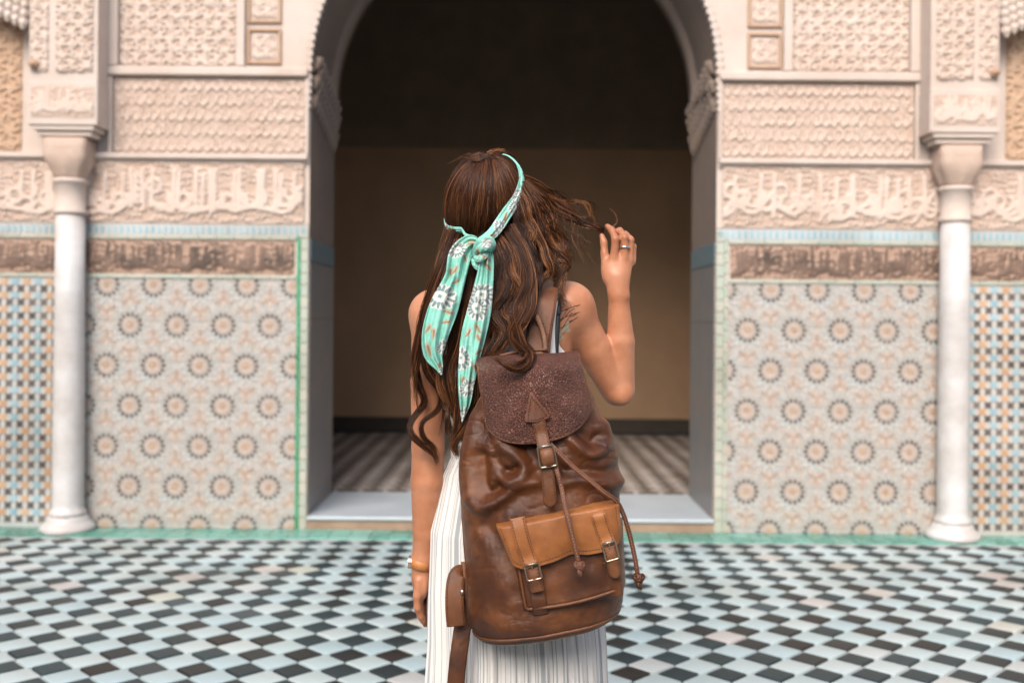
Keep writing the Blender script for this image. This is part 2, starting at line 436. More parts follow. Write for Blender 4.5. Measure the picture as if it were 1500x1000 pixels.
def pat_script(Hh, dens=9, seed=3, wd=.016, vine=.45):
    """band of invented cursive letter strokes over fine scrollwork"""
    r = np.random.default_rng(seed)
    def f(x, z):
        Wd = x.max(); h = np.zeros_like(x)
        n = int(Wd/Hh*dens)
        def stroke(P, w_):
            nonlocal h
            d = np.full_like(x, 9.)
            for a, b_ in zip(P[:-1], P[1:]):
                ax, az = a; bx, bz = b_; L = (bx-ax)**2+(bz-az)**2+1e-9
                t = np.clip(((x-ax)*(bx-ax)+(z-az)*(bz-az))/L, 0, 1)
                d = np.minimum(d, np.hypot(x-ax-t*(bx-ax), z-az-t*(bz-az)))
            h = np.maximum(h, 1-smooth(w_*.75, w_*1.3, d))
        for i in range(n):
            cx = (i+.5+r.uniform(-.3, .3))*Wd/n; kind = r.integers(0, 4)
            zb = Hh*r.uniform(.16, .3)
            if kind == 0: stroke([(cx, zb), (cx+r.uniform(-.01, .01), Hh*.86)], wd)
            elif kind == 1:
                R_ = Hh*r.uniform(.14, .22); zc = Hh*r.uniform(.35, .5)
                stroke([(cx+R_*math.cos(t), zc+R_*.8*math.sin(t)) for t in np.linspace(math.pi*.9, math.pi*2.2, 9)], wd)
            elif kind == 2:
                R_ = Hh*.12; zc = Hh*r.uniform(.3, .6)
                stroke([(cx+R_*math.cos(t), zc+R_*math.sin(t)) for t in np.linspace(0, 2*math.pi, 9)], wd*.8)
                stroke([(cx-R_, zc), (cx-R_*2.2, zc-Hh*.2)], wd*.8)
            else: stroke([(cx-Hh*.2, zb), (cx, zb-.01), (cx+Hh*.16, zb+Hh*.05), (cx+Hh*.18, Hh*.8)], wd)
        q = np.sin(x*95+2.5*np.sin(z*60))*np.sin(z*95+2.5*np.sin(x*55))
        return np.maximum(h, vine*smooth(.05, .45, q))*(.8+.35*vnoise(x*12, z*12, seed))
    return f

# ---- zellige pieces (rosettes of many small cut tiles; stars between them)
P0 = .2855
def poly_prism(mb, pts, y, th, m):
    n = len(pts); V = [(x, y, z) for x, z in pts]+[(x*1.0, y-th, z) for x, z in pts]
    F = [tuple(range(n, 2*n))]+[(i, (i+1) % n, n+(i+1) % n, n+i) for i in range(n)]
    mb.add(V, F, m)
def kite(a, r0, r1, hw, k=.55):
    rm = r0+(r1-r0)*k; c, s = math.cos(a), math.sin(a)
    return [(c*r0, s*r0), (c*rm+s*hw, s*rm-c*hw), (c*r1, s*r1), (c*rm-s*hw, s*rm+c*hw)]
def rosette():
    m = MB()
    star = []
    for i in range(16):
        a = i*math.pi/8; r = .0145 if i % 2 == 0 else .009; star.append((r*math.cos(a), r*math.sin(a)))
    poly_prism(m, star, 0, .005, 1)
    for i in range(14): a = (i+.5)*2*math.pi/14; poly_prism(m, kite(a, .017, .047, .0075, .6), 0, .004, 2)
    for i in range(14): a = i*2*math.pi/14+.0; poly_prism(m, kite(a, .048, .079, .0108, .55), 0, .0048, 0)
    for i in range(14): a = (i+.5)*2*math.pi/14; poly_prism(m, kite(a, .070, .098, .0115, .5), 0, .0036, 3)
    for i in range(14): a = i*2*math.pi/14; poly_prism(m, kite(a, .086, .116, .0135, .5), 0, .0040, 4)
    for i in range(12): a = (i+.5)*2*math.pi/12; poly_prism(m, kite(a, .110, .137, .010, .5), 0, .0044, 3)
    return m
def tri_star(up):
    m = MB(); o = math.pi/2 if up else -math.pi/2
    hexs = [(.010*math.cos(o+i*math.pi/3), .010*math.sin(o+i*math.pi/3)) for i in range(6)]
    poly_prism(m, hexs, 0, .0045, 5)
    for i in range(6): a = o+i*math.pi/3; poly_prism(m, kite(a, .013, .045, .0115, .5), 0, .004, 5 if i % 2 else 2)
    for i in range(3): a = o+math.pi/3+i*2*math.pi/3; poly_prism(m, kite(a, .040, .063, .009, .5), 0, .0045, 5)
    return m
ZM = ['z_black', 'z_orange', 'z_pink', 'z_grey', 'z_white', 'z_brown']
ZMAT = [M[k] for k in ZM]
def mb_mesh(m, name): return me_from(name, m.V, m.F, ZMAT, False, m.M)
me_ros = mb_mesh(rosette(), 'rosette'); me_up = mb_mesh(tri_star(True), 'star_tile'); me_dn = mb_mesh(tri_star(False), 'star_tile')
def clipped(me, cx, cz, x0, x1, z0, z1):
    bm = bmesh.new(); bm.from_mesh(me)
    for co, no in (((x0-cx, 0, 0), (-1, 0, 0)), ((x1-cx, 0, 0), (1, 0, 0)), ((0, 0, z0-cz), (0, 0, -1)), ((0, 0, z1-cz), (0, 0, 1))):
        bmesh.ops.bisect_plane(bm, geom=bm.verts[:]+bm.edges[:]+bm.faces[:], plane_co=co, plane_no=no, clear_outer=True)
    if not bm.faces: bm.free(); return None
    m2 = me.copy(); bm.to_mesh(m2); bm.free(); return m2
def zellige(x0, x1, z0, z1, ox, oz, par):
    y = WY-.0045
    fo = org(par)
    for j in range(-8, 9):
        cz = oz+j*P0*.866
        for i in range(-8, 9):
            cx = ox+i*P0+(P0/2 if j % 2 else 0)
            for me, dx, dz, R, nm in ((me_ros, 0, 0, .138, 'rosette'), (me_up, P0/2, P0*.2887, .064, 'star_tile'), (me_dn, 0, P0*.5774, .064, 'star_tile')):
                X, Z = cx+dx, cz+dz
                if X+R-.03 < x0 or X-R+.03 > x1 or Z+R-.03 < z0 or Z-R+.03 > z1: continue
                mm = me
                if X-R < x0 or X+R > x1 or Z-R < z0 or Z+R > z1:
                    mm = clipped(me, X, Z, x0, x1, z0, z1)
                    if mm is None: continue
                o = bpy.data.objects.new(nm, mm); col.objects.link(o); o.parent = par
                o.location = (X-fo[0], y-fo[1], Z-fo[2])

z_bot, z_top = .0, wz(412)
for s in (-1, 1):
    def X(o1, o2, Y=WY):
        a, b_ = s*wx(o1, Y), s*wx(o2, Y); return min(a, b_), max(a, b_)
    # dado field and its pieces
    x0, x1 = X(315, 655)
    b = MB(); b.box(x0, x1, WY-.004, WY+.001, z_bot, z_top); b.build('tile_dado', M['z_field'], fac)
    rx = (wx(191.4-750) if s < 0 else wx(1094.6-750)); rz = wz(476+4.5) if s < 0 else wz(483.4-3)
    zellige(x0+.003, x1-.003, z_bot+.003, z_top-.003, rx, rz, fac)
    # outer dado: small crosses in rows
    x0, x1 = X(657, 1010)
    b = MB(); b.box(x0, x1, WY-.004, WY+.001, z_bot, z_top); b.build('side_dado', M['z_white'], fac)
    cr = MB(); px_, pz_ = 16.7/238.5, 19.8/238.5
    def cross(cx, cz, r, m):
        pts = []
        for i in range(8):
            a = i*math.pi/4+math.pi/8*0; rr = r if i % 2 == 0 else r*.52; pts.append((cx+rr*math.cos(a+math.pi/4), cz+rr*math.sin(a+math.pi/4)))
        poly_prism(cr, pts, WY-.0045, .004, m)
    i = 0; xx = x0+.03
    while xx < x1-.02:
        j = 0; zz = z_bot+.05
        while zz < z_top-.02:
            cross(xx, zz, .031, 0)
            if xx+px_/2 < x1-.02 and zz+pz_/2 < z_top-.02: cross(xx+px_/2, zz+pz_/2, .030, 1 if i % 2 else 2)
            zz += pz_
        xx += px_; i += 1
    tag(cr.build('cross_tiles', [M['z_black'], M['z_orange'], M['z_blue']], fac), kind='stuff')
    # border strips beside the doorway and lines above the dado
    b = MB(); n = 26
    xa, xb = X(310, 315.5)
    for i in range(n): b.box(xa, xb, WY-.012, WY, .0+i*wz(350)/n+.002, .0+(i+1)*wz(350)/n-.002, bev=.002)
    tag(b.build('green_strip', M['green_line'] if s < 0 else M['pale_line'], fac), kind='stuff')
    b = MB(); xa, xb = X(299, 309.5)
    for i in range(n): b.box(xa, xb, WY-.010, WY, .0+i*wz(335)/n+.002, .0+(i+1)*wz(335)/n-.002, bev=.002)
    tag(b.build('pale_strip', M['pale_line'], fac), kind='stuff')
    for (p0, p1, nm) in ((406.5, 411.5, 'green_line'), (349.5, 354.5, 'green_line')):
        b = MB(); xa, xb = X(316, 1010); k = xa
        while k < xb-.01:
            b.box(k+.001, min(k+.11, xb)-.001, WY-.013, WY, wz(p1), wz(p0), bev=.002); k += .11
        tag(b.build(nm, M['green_line'] if p0 > 380 and 0 else M['pale_line'], fac), kind='stuff')
    # blue and white merlon band
    b = MB(); xa, xb = X(299, 1010)
    b.box(xa, xb, WY-.006, WY, wz(349), wz(332), 0)
    k = xa+.01; q = 9.2/238.5
    while k < xb-.03:
        b.add([(k, WY-.010, wz(346)), (k+q*.55, WY-.010, wz(346)), (k+q*.55, WY-.010, wz(338)), (k+q*.28, WY-.010, wz(334)), (k, WY-.010, wz(338)),
               (k, WY-.006, wz(346)), (k+q*.55, WY-.006, wz(346)), (k+q*.55, WY-.006, wz(338)), (k+q*.28, WY-.006, wz(334)), (k, WY-.006, wz(338))],
              [(0, 1, 2, 3, 4), (0, 5, 6, 1), (1, 6, 7, 2), (2, 7, 8, 3), (3, 8, 9, 4), (4, 9, 5, 0)], 1); k += q
    tag(b.build('merlon_band', [M['z_white'], M['z_blue']], fac), kind='stuff')
    # carved inscription bands
    xa, xb = X(319, 1010)
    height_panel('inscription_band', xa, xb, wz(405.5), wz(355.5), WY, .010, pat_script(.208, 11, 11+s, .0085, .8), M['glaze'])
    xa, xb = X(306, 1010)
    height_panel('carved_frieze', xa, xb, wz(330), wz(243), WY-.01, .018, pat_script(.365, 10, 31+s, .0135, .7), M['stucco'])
    # ledges and frames
    b = MB()
    xa, xb = X(300, 1010)
    b.box(xa, xb, WY-.012, WY, wz(332)+.001, wz(330)+.003, bev=.003)
    b.box(xa, xb, WY-.045, WY, wz(238), wz(230), bev=.006)
    b.box(xa, xb, WY-.02, WY, wz(242.5), wz(238)-.001, bev=.004)
    xa, xb = X(300, 592)
    b.box(xa, xb, WY-.05, WY, wz(117), wz(104), bev=.01)
    for o1, o2 in ((299.5, 304), (586, 592)):
        a_, b2 = X(o1, o2); b.box(a_, b2, WY-.03, WY, wz(229.5), wz(117.5), bev=.004)
    b.build('moulding', M['plaster'], fac)
    xa, xb = X(305, 585)
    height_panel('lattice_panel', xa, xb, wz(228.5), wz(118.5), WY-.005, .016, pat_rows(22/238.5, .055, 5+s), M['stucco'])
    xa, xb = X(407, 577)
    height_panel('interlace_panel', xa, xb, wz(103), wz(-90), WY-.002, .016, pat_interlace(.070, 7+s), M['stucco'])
    b = MB()
    for o1, o2, p0, p1 in ((578, 592, 103, -90), (393, 406, 103, -90), (393, 592, -91, -100)):
        a_, b2 = X(o1, o2); b.box(a_, b2, WY-.04, WY, wz(p0), wz(p1), bev=.008)
    b.build('panel_frame', M['plaster'], fac)
    for (p0, p1) in ((98, 46), (38, -40)):       # two small framed panels, one above the other
        a_, b2 = X(341, 391)
        b = MB()
        t_ = .018
        b.box(a_, a_+t_, WY-.02, WY, wz(p0), wz(p1), bev=.004); b.box(b2-t_, b2, WY-.02, WY, wz(p0), wz(p1), bev=.004)
        b.box(a_+t_+.001, b2-t_-.001, WY-.018, WY, wz(p0), wz(p0)+t_, bev=.004); b.box(a_+t_+.001, b2-t_-.001, WY-.018, WY, wz(p1)-t_, wz(p1), bev=.004)
        b.build('small_frame', M['stucco_tan'], fac)
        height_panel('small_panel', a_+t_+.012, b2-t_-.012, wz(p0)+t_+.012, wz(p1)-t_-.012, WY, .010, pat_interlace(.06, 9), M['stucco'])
    # tan wall outside the pier, and its carved panel
    a_, b2 = X(720, 1010)
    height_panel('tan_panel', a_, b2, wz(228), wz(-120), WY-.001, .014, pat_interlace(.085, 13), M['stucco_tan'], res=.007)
    # pier corbelled out over the column
    FY = 6.08
    pa, pb = X(610, 713, FY)
    b = MB(); b.box(pa, pb, FY, WY+.0, wz(189, FY), wz(124, FY), bev=.008); b.box(pa+.006, pb-.006, FY+.012, WY, wz(123.5, FY), TOP-.1)
    b.build('corbel_pier', M['plaster'], fac)
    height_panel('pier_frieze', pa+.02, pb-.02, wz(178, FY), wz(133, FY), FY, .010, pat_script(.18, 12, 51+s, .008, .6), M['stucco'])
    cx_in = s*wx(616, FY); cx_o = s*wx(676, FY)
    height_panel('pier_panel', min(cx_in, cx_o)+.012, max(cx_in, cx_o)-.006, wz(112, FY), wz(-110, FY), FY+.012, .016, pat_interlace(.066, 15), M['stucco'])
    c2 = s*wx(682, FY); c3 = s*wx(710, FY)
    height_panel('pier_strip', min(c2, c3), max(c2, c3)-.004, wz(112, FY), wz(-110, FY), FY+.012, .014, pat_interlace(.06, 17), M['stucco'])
    b = MB()
    V, F = tube([(s*wx(703, FY), FY+.03, wz(101, FY)), (s*wx(703, FY), FY-.025, wz(101, FY))], .026, 14); b.add(V, F)
    V, F = tube([(s*wx(703, FY), FY-.02, wz(101, FY)), (s*wx(703, FY), FY-.032, wz(101, FY))], .014, 12); b.add(V, F)
    b.build('boss', M['stucco_tan'], fac, True)
    b = MB(); b.box(pa+.025, pb-.025, FY+.01, WY, wz(196, FY), wz(189.5, FY), bev=.008); b.box(pa+.045, pb-.045, FY+.03, WY-.03, wz(204, FY), wz(196.5, FY), bev=.01)
    b.build('impost', M['plaster'], fac)
    # stalactite carving high outside the pier
    b = MB()
    for j in range(5):
        for i in range(9-j):
            cx = s*(wx(716, FY)+.03+i*.045+.0*j); cz = wz(48, FY)+j*.055+i*.022
            V, F = tube([(cx, FY+.02+.01*j, cz), (cx, FY+.02+.01*j, cz+.028), (cx, FY+.05+.01*j, cz+.06)], [.006, .024, .028], 6); b.add(V, F)
    a_ = s*wx(716, FY)
    tag(b.build('stalactite_carving', M['plaster'], fac), kind='stuff')
    # marble column
    CY = 6.2; cx = s*wx(648, CY)
    side = 'left' if s < 0 else 'right'
    co = thing('column', 'slender white marble column under the carved pier, %s of the doorway' % side, 'column', (cx, CY, 0), 'marble columns flanking the doorway')
    b = MB(); b.lathe([(0, 0), (.155, 0), (.16, .012), (.157, .03), (.145, .04), (.128, .055), (.118, .075), (.112, .09), (0, .09)], cx, CY, 40)
    b.build('base', M['marble'], co, True)
    b = MB(); b.lathe([(.0, .0905), (.104, .0905), (.109, .105), (.104, .122), (.094, .13), (.0925, .16), (.091, .8), (.087, 1.4), (.085, 1.905), (0, 1.905)], cx, CY, 40); b.build('shaft', M['marble'], co, True)
    b = MB(); b.lathe([(0, 1.906), (.092, 1.906), (.098, 1.917), (.094, 1.93), (.086, 1.935), (.089, 2.09), (.098, 2.095), (.102, 2.108), (.096, 2.12), (0, 2.12)], cx, CY, 40); b.build('necking', M['plaster'], co, True)
    rows = []
    prof = [(0, 2.121), (.088, 2.121), (.10, 2.14), (.116, 2.18), (.13, 2.22), (.128, 2.26), (.122, 2.30), (.124, 2.355), (0, 2.355)]
    V = []; n = 48
    for r, z in prof:
        k_ = min(1, max(0, (z-2.16)/.10))
        for i in range(n):
            a = 2*math.pi*i/n; sq = 1/max(abs(math.cos(a)), abs(math.sin(a)))
            rr = r*((1-k_)+k_*min(sq, 1.30))*(1+.05*math.cos(8*a)*(1-k_))
            V.append((cx+rr*math.cos(a), CY+rr*math.sin(a)*.9, z))
    F = [(i*n+k, i*n+(k+1) % n, (i+1)*n+(k+1) % n, (i+1)*n+k) for i in range(len(prof)-1) for k in range(n)]
    obj('capital', V, F, M['stucco'], co, True)
    # doorway reveal: tile dado below, muqarnas corbels at the springing
    xj = s*(RA-.006)
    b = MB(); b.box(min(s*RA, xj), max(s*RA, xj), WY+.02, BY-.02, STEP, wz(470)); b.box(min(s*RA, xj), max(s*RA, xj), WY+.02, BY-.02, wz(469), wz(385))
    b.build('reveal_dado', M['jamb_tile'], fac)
    b = MB()
    for k in range(7): b.box(min(s*RA, s*(RA-.009)), max(s*RA, s*(RA-.009)), WY+.02+k*.118, WY+.13+k*.118, wz(384), wz(352), bev=.003)
    b.build('reveal_border', M['jamb_blue'], fac)
    mq = MB()
    for tier in range(5):
        zt = ZA-.30+tier*.060; out = .012+.007*tier
        nn = 10
        for k in range(nn):
            yc = WY+.06+(k+.5*(tier % 2))*.085
            if yc > BY-.05: continue
            zt = ZA-.20+tier*.060-.020*k
            V, F = tube([(s*(RA+.02), yc, zt-.02), (s*(RA-out*.5), yc, zt), (s*(RA-out), yc, zt+.045), (s*(RA-out), yc, zt+.066)], [.006, .018, .028, .030], 6); mq.add(V, F)
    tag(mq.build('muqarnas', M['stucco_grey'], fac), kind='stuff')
    b = MB(); b.box(min(s*RA, s*(RA-.055)), max(s*RA, s*(RA-.018)), WY+.08, BY-.01, ZA-.075, ZA-.03, bev=.008); b.build('springer', M['stucco_grey'], fac)
# scalloped stucco fringe round the front edge of the arch
b = MB()
for i in range(84):
    a = math.pi*(i+.5)/84; 
    V, F = tube([((RA+.012)*math.cos(a), WY+.03, ZA+(RA+.012)*math.sin(a)), ((RA+.012)*math.cos(a), WY-.022, ZA+(RA+.012)*math.sin(a))], [.024, .024], 10); b.add(V, F)
for s in (-1, 1):
    for i in range(5):
        V, F = tube([(s*(RA+.012), WY+.03, ZA-.03-i*.044), (s*(RA+.012), WY-.022, ZA-.03-i*.044)], [.024-.002*i]*2, 10); b.add(V, F)
tag(b.build('scalloped_fringe', M['plaster'], fac), kind='stuff')
# inner moulded arch at the back of the doorway
A = arch_pts(RA, ZA, 40); 
V = []; 
for (x, z) in A[1:-1]:
    t = math.atan2(z-ZA, x)
    for rr, yy in ((RA+.01, BY-.2), (RA-.03, BY-.19), (RA-.035, BY-.02), (RA+.01, BY-.01)): V.append((rr*math.cos(t), yy, ZA+rr*math.sin(t)))
obj('arch_rib', V, grid_faces(len(A)-2, 4), M['stucco_grey'], fac)

# other sides of the courtyard, behind and beside the viewer
def cwall(label, x0, x1, y0, y1, h):
    b = MB(); b.box(x0, x1, y0, y1, 0, h); 
    c = ((x0+x1)/2, (y0+y1)/2, 0)
    t = thing('courtyard_wall', label, 'wall', c)
    b.build('wall', M['plaster'], t)
    b = MB(); b.box(x0+.01 if x1-x0 > 2 else x0-.02, x1-.01 if x1-x0 > 2 else x1+.02, y0-.02 if x1-x0 > 2 else y0+.01, y1+.02 if x1-x0 > 2 else y1-.01, .001, 1.6)
    b.build('tile_dado', M['z_field'], t)
cwall('plain cream courtyard wall opposite the arched doorway', -7, 7, -8.5, -8.2, 5.5)
cwall('plain cream courtyard wall on the left side of the court', -7.3, -7, -8.5, 7.1, 5.5)
cwall('plain cream courtyard wall on the right side of the court', 7, 7.3, -8.5, 7.1, 5.5)

# ================================================================ PERSON
def sdf_mesh(prims, lo, hi, vox, cut=None):
    """smooth union of tapered capsules and ellipsoids, surfaced on a grid (surface nets)"""
    lo = np.array(lo, float); hi = np.array(hi, float)
    n = np.ceil((hi-lo)/vox).astype(int)+1
    G = np.full(n, .5, dtype=np.float32)
    ax = [lo[i]+vox*np.arange(n[i], dtype=np.float32) for i in range(3)]
    for p in prims:
        kind, k = p[0], p[-1]; sub = kind.startswith('-')
        if sub: kind = kind[1:]
        pad = k+vox*5
        if kind == 'c':
            a, b_, ra, rb = map(np.asarray, p[1:5]); a = a.astype(np.float32); b_ = b_.astype(np.float32)
            l_ = np.minimum(a-ra, b_-rb)-pad; h_ = np.maximum(a+ra, b_+rb)+pad
        else:
            c, r_, R_ = np.asarray(p[1], np.float32), np.asarray(p[2], np.float32), p[3]
            rm = r_.max(); l_ = c-rm-pad; h_ = c+rm+pad
        i0 = np.clip(np.floor((l_-lo)/vox).astype(int), 0, n); i1 = np.clip(np.ceil((h_-lo)/vox).astype(int)+1, 0, n)
        if np.any(i1 <= i0): continue
        X = ax[0][i0[0]:i1[0], None, None]; Y = ax[1][None, i0[1]:i1[1], None]; Z = ax[2][None, None, i0[2]:i1[2]]
        if kind == 'c':
            d = b_-a; L = float(d@d)+1e-9
            t = np.clip(((X-a[0])*d[0]+(Y-a[1])*d[1]+(Z-a[2])*d[2])/L, 0, 1)
            f = np.sqrt((X-a[0]-t*d[0])**2+(Y-a[1]-t*d[1])**2+(Z-a[2]-t*d[2])**2)-(ra+(rb-ra)*t)
        else:
            x, y, z = X-c[0], Y-c[1], Z-c[2]
            if R_ is not None:
                x, y, z = (R_[0][0]*x+R_[1][0]*y+R_[2][0]*z, R_[0][1]*x+R_[1][1]*y+R_[2][1]*z, R_[0][2]*x+R_[1][2]*y+R_[2][2]*z)
            k0 = np.sqrt((x/r_[0])**2+(y/r_[1])**2+(z/r_[2])**2); k1 = np.sqrt((x/r_[0]**2)**2+(y/r_[1]**2)**2+(z/r_[2]**2)**2)+1e-9
            f = k0*(k0-1)/k1
        sl = tuple(slice(i0[i], i1[i]) for i in range(3)); g = G[sl]
        if sub:
            h = np.clip(.5-.5*(g+f)/k, 0, 1); G[sl] = g*(1-h)-f*h+k*h*(1-h)
        else:
            h = np.clip(.5+.5*(g-f)/k, 0, 1); G[sl] = g*(1-h)+f*h-k*h*(1-h)
    if cut is not None:
        G = cut(G, ax[0][:, None, None], ax[1][None, :, None], ax[2][None, None, :])
    Sg = G < 0
    c8 = [(i, j, k) for i in (0, 1) for j in (0, 1) for k in (0, 1)]
    m = n-1
    cnt = np.zeros(m, dtype=np.int8)
    for i, j, k in c8: cnt += Sg[i:m[0]+i, j:m[1]+j, k:m[2]+k]
    act = np.argwhere((cnt > 0) & (cnt < 8)); del cnt
    idx = {}; key = (act[:, 0]*m[1]+act[:, 1])*m[2]+act[:, 2]
    val = {c: G[act[:, 0]+c[0], act[:, 1]+c[1], act[:, 2]+c[2]] for c in c8}
    acc = np.zeros((len(act), 3)); num = np.zeros(len(act))
    for c in c8:
        for d_ in range(3):
            if c[d_]: continue
            e = list(c); e[d_] = 1; e = tuple(e)
            a, b_ = val[c], val[e]; x = (a < 0) != (b_ < 0)
            t = np.where(x, a/(a-b_+1e-12), 0)
            P = np.tile(np.array(c, float), (len(act), 1)); P[:, d_] = t
            acc += P*x[:, None]; num += x
    V = lo+vox*(act+acc/num[:, None])
    F = []
    for d_ in range(3):
        o1, o2 = [(1, 2), (2, 0), (0, 1)][d_]
        sl0 = [slice(None)]*3; sl1 = [slice(None)]*3; sl0[d_] = slice(0, -1); sl1[d_] = slice(1, None)
        A = Sg[tuple(sl0)]; B = Sg[tuple(sl1)]
        E = np.argwhere(A != B); E = E[(E[:, o1] > 0) & (E[:, o2] > 0) & (E[:, o1] < m[o1]) & (E[:, o2] < m[o2])]
        inside = A[E[:, 0], E[:, 1], E[:, 2]]
        q = []
        for s1, s2 in ((0, 0), (1, 0), (1, 1), (0, 1)):
            C = E.copy(); C[:, o1] -= s1; C[:, o2] -= s2
            kk = (C[:, 0]*m[1]+C[:, 1])*m[2]+C[:, 2]; q.append(np.searchsorted(key, kk))
        q = np.stack(q, 1); q[~inside] = q[~inside][:, ::-1]; F.append(q)
    F = np.vstack(F)
    return V, F
def relax(V, F, it=2, f=.5):
    for _ in range(it):
        A = np.zeros_like(V); c = np.zeros(len(V))
        for a, b_ in ((0, 1), (1, 2), (2, 3), (3, 0)):
            np.add.at(A, F[:, a], V[F[:, b_]]); np.add.at(A, F[:, b_], V[F[:, a]]); np.add.at(c, F[:, a], 1); np.add.at(c, F[:, b_], 1)
        V = V+f*(A/c[:, None]-V)
    return V
def rot(ax, deg): return [list(r) for r in Matrix.Rotation(math.radians(deg), 3, ax)]

PY = 2.34
person = thing('person', 'long-haired woman in white sleeveless dress and mint headscarf holding up a strand of hair', 'person', tuple(np.r_[W(745, 800, 2.36)[:2], 0]))
HC = W(711, 300, 2.375)                   # middle of the head
Rh = (Matrix.Rotation(math.radians(7), 3, 'Y') @ Matrix.Rotation(math.radians(-8), 3, 'X'))
def hp(x, y, z): return HC+np.array(Rh @ Vector((x, y, z)))      # head space, +y is the face
Rhl = [list(r) for r in Rh]
body = []
E = lambda c, r, k=.02, R_=None: body.append(('e', c, r, R_, k))
Cc = lambda a, b_, ra, rb, k=.02: body.append(('c', a, b_, ra, rb, k))
# head and face
E(HC, (.074, .092, .092), .01, Rhl)
E(hp(0, .028, -.045), (.060, .066, .070), .03, Rhl)
E(hp(0, .052, -.088), (.034, .034, .026), .03, Rhl)
Cc(hp(0, .094, -.012), hp(0, .110, -.046), .009, .012, .012)                     # nose
Cc(hp(-.010, .104, -.048), hp(.010, .104, -.048), .007, .007, .006)
Cc(hp(-.020, .090, -.073), hp(.020, .090, -.073), .0055, .0055, .006)            # lips
Cc(hp(-.016, .090, -.081), hp(.016, .090, -.081), .006, .006, .006)
for s in (-1, 1):
    Cc(hp(s*.014, .092, .016), hp(s*.048, .078, .016), .008, .007, .012)         # brow
    E(hp(s*.031, .080, -.004), (.013, .010, .009), .004, Rhl)                    # eye
    E(hp(s*.045, .068, -.038), (.022, .02, .018), .02, Rhl)
    E(hp(s*.076, .002, -.020), (.010, .020, .032), .006, Rhl)                    # ear
# neck, torso
nb = W(737, 432, 2.37); Cc(hp(0, -.012, -.07), nb, .052, .054, .02)
Tc = lambda px, py, Y: W(px, py, Y)
E(Tc(737, 505, 2.375), (.150, .098, .135), .04)          # rib cage
E(Tc(741, 585, 2.375), (.128, .092, .15), .05)
E(Tc(745, 672, 2.37), (.108, .084, .11), .05)            # waist
E(Tc(748, 775, 2.37), (.150, .104, .12), .06)            # hips
for s in (-1, 1): E(Tc(750+s*42, 815, 2.335), (.078, .075, .08), .05)   # seat
for s in (-1, 1): E(Tc(737+s*42, 520, 2.455), (.055, .05, .055), .03)   # bust
shL = W(632, 462, 2.36); shR = W(835, 452, 2.355)
Cc(nb+np.array([-.02, 0, -.01]), shL+np.array([.01, 0, .012]), .046, .045, .04)
Cc(nb+np.array([.02, 0, -.01]), shR+np.array([-.01, 0, .008]), .046, .048, .04)
E(W(795, 500, 2.335), (.062, .05, .085), .05); E(W(675, 500, 2.335), (.062, .05, .085), .05)   # shoulder blades
# her right arm, raised
elR = W(904, 570, 2.415); wrR = W(906, 432, 2.385)
E(shR, (.056, .055, .056), .03)
mid = shR+(elR-shR)*.5
Cc(shR, mid, .048, .0405, .02); Cc(mid, elR, .0415, .0385, .006)
Cc(elR+np.array([.004, 0, -.002]), W(909, 500, 2.395), .0375, .0325, .006); Cc(W(909, 500, 2.395), wrR, .0325, .0225, .004)
E(wrR+np.array([0, 0, .012]), (.0235, .017, .03), .008)
Cc(W(899, 436, 2.37), W(902, 405, 2.372), .0035, .003, .006); Cc(W(911, 440, 2.372), W(909, 405, 2.373), .003, .003, .006); E(W(918, 433, 2.375), (.007, .008, .009), .008)
E(elR+np.array([.010, -.026, -.012]), (.018, .014, .020), .02)
# left arm, hanging
elL = W(627, 655, 2.35); wrL = W(617, 822, 2.36)
E(shL, (.048, .050, .050), .03)
m2 = W(627, 560, 2.35)
Cc(shL, m2, .045, .0395, .02); Cc(m2, elL, .0395, .0375, .006)
Cc(elL, W(626, 705, 2.35), .0365, .0380, .006); Cc(W(626, 705, 2.35), W(621, 780, 2.355), .0380, .026, .004); Cc(W(621, 780, 2.355), wrL, .026, .0205, .004)
for q_ in ((622, 664), (634, 668)): E(W(q_[0], q_[1], 2.318), (.010, .006, .008), .012)
# right hand: back of the hand towards us, fingers pinching the strand
HY0 = 2.385
def hand_pt(px, py, dy=0.): return W(px, py, HY0+dy)
E(hand_pt(904, 402, .0), (.031, .014, .038), .014)
Cc(wrR, hand_pt(903, 405), .0215, .022, .010)
def finger(pts, rs, k=.005):
    rs = [x*.93 for x in rs]
    for i in range(len(pts)-1): Cc(pts[i], pts[i+1], rs[i], rs[i+1], k)
Cc(hand_pt(894, 408, 0), hand_pt(898, 378, .0), .0105, .0105, .014)
Cc(hand_pt(904, 410, 0), hand_pt(914, 379, .002), .0105, .0105, .014)
Cc(hand_pt(912, 408, .006), hand_pt(923, 383, .012), .0095, .0095, .014)
finger([hand_pt(899.5, 376, -.004), hand_pt(901.5, 350, -.010), hand_pt(896, 337, .006), hand_pt(889.5, 331, .016)], [.0108, .0095, .0085, .0068])
finger([hand_pt(914, 377, -.002), hand_pt(915, 348, -.008), hand_pt(908, 338, .010), hand_pt(901, 339, .022)], [.0106, .0098, .0085, .0068])
finger([hand_pt(922, 380, .009), hand_pt(923.5, 351, .008), hand_pt(916, 343, .024), hand_pt(908, 346, .036)], [.0098, .0090, .0080, .0065])
finger([hand_pt(927, 384, .020), hand_pt(928, 361, .024), hand_pt(922, 355, .036), hand_pt(914, 358, .044)], [.0085, .0075, .0068, .0058])
E(hand_pt(890, 398, .008), (.014, .014, .024), .012)
finger([hand_pt(888, 396, .008), hand_pt(885.5, 372, .012), hand_pt(884.5, 355, .014), hand_pt(881.5, 345, .016)], [.0125, .0098, .0088, .0068])
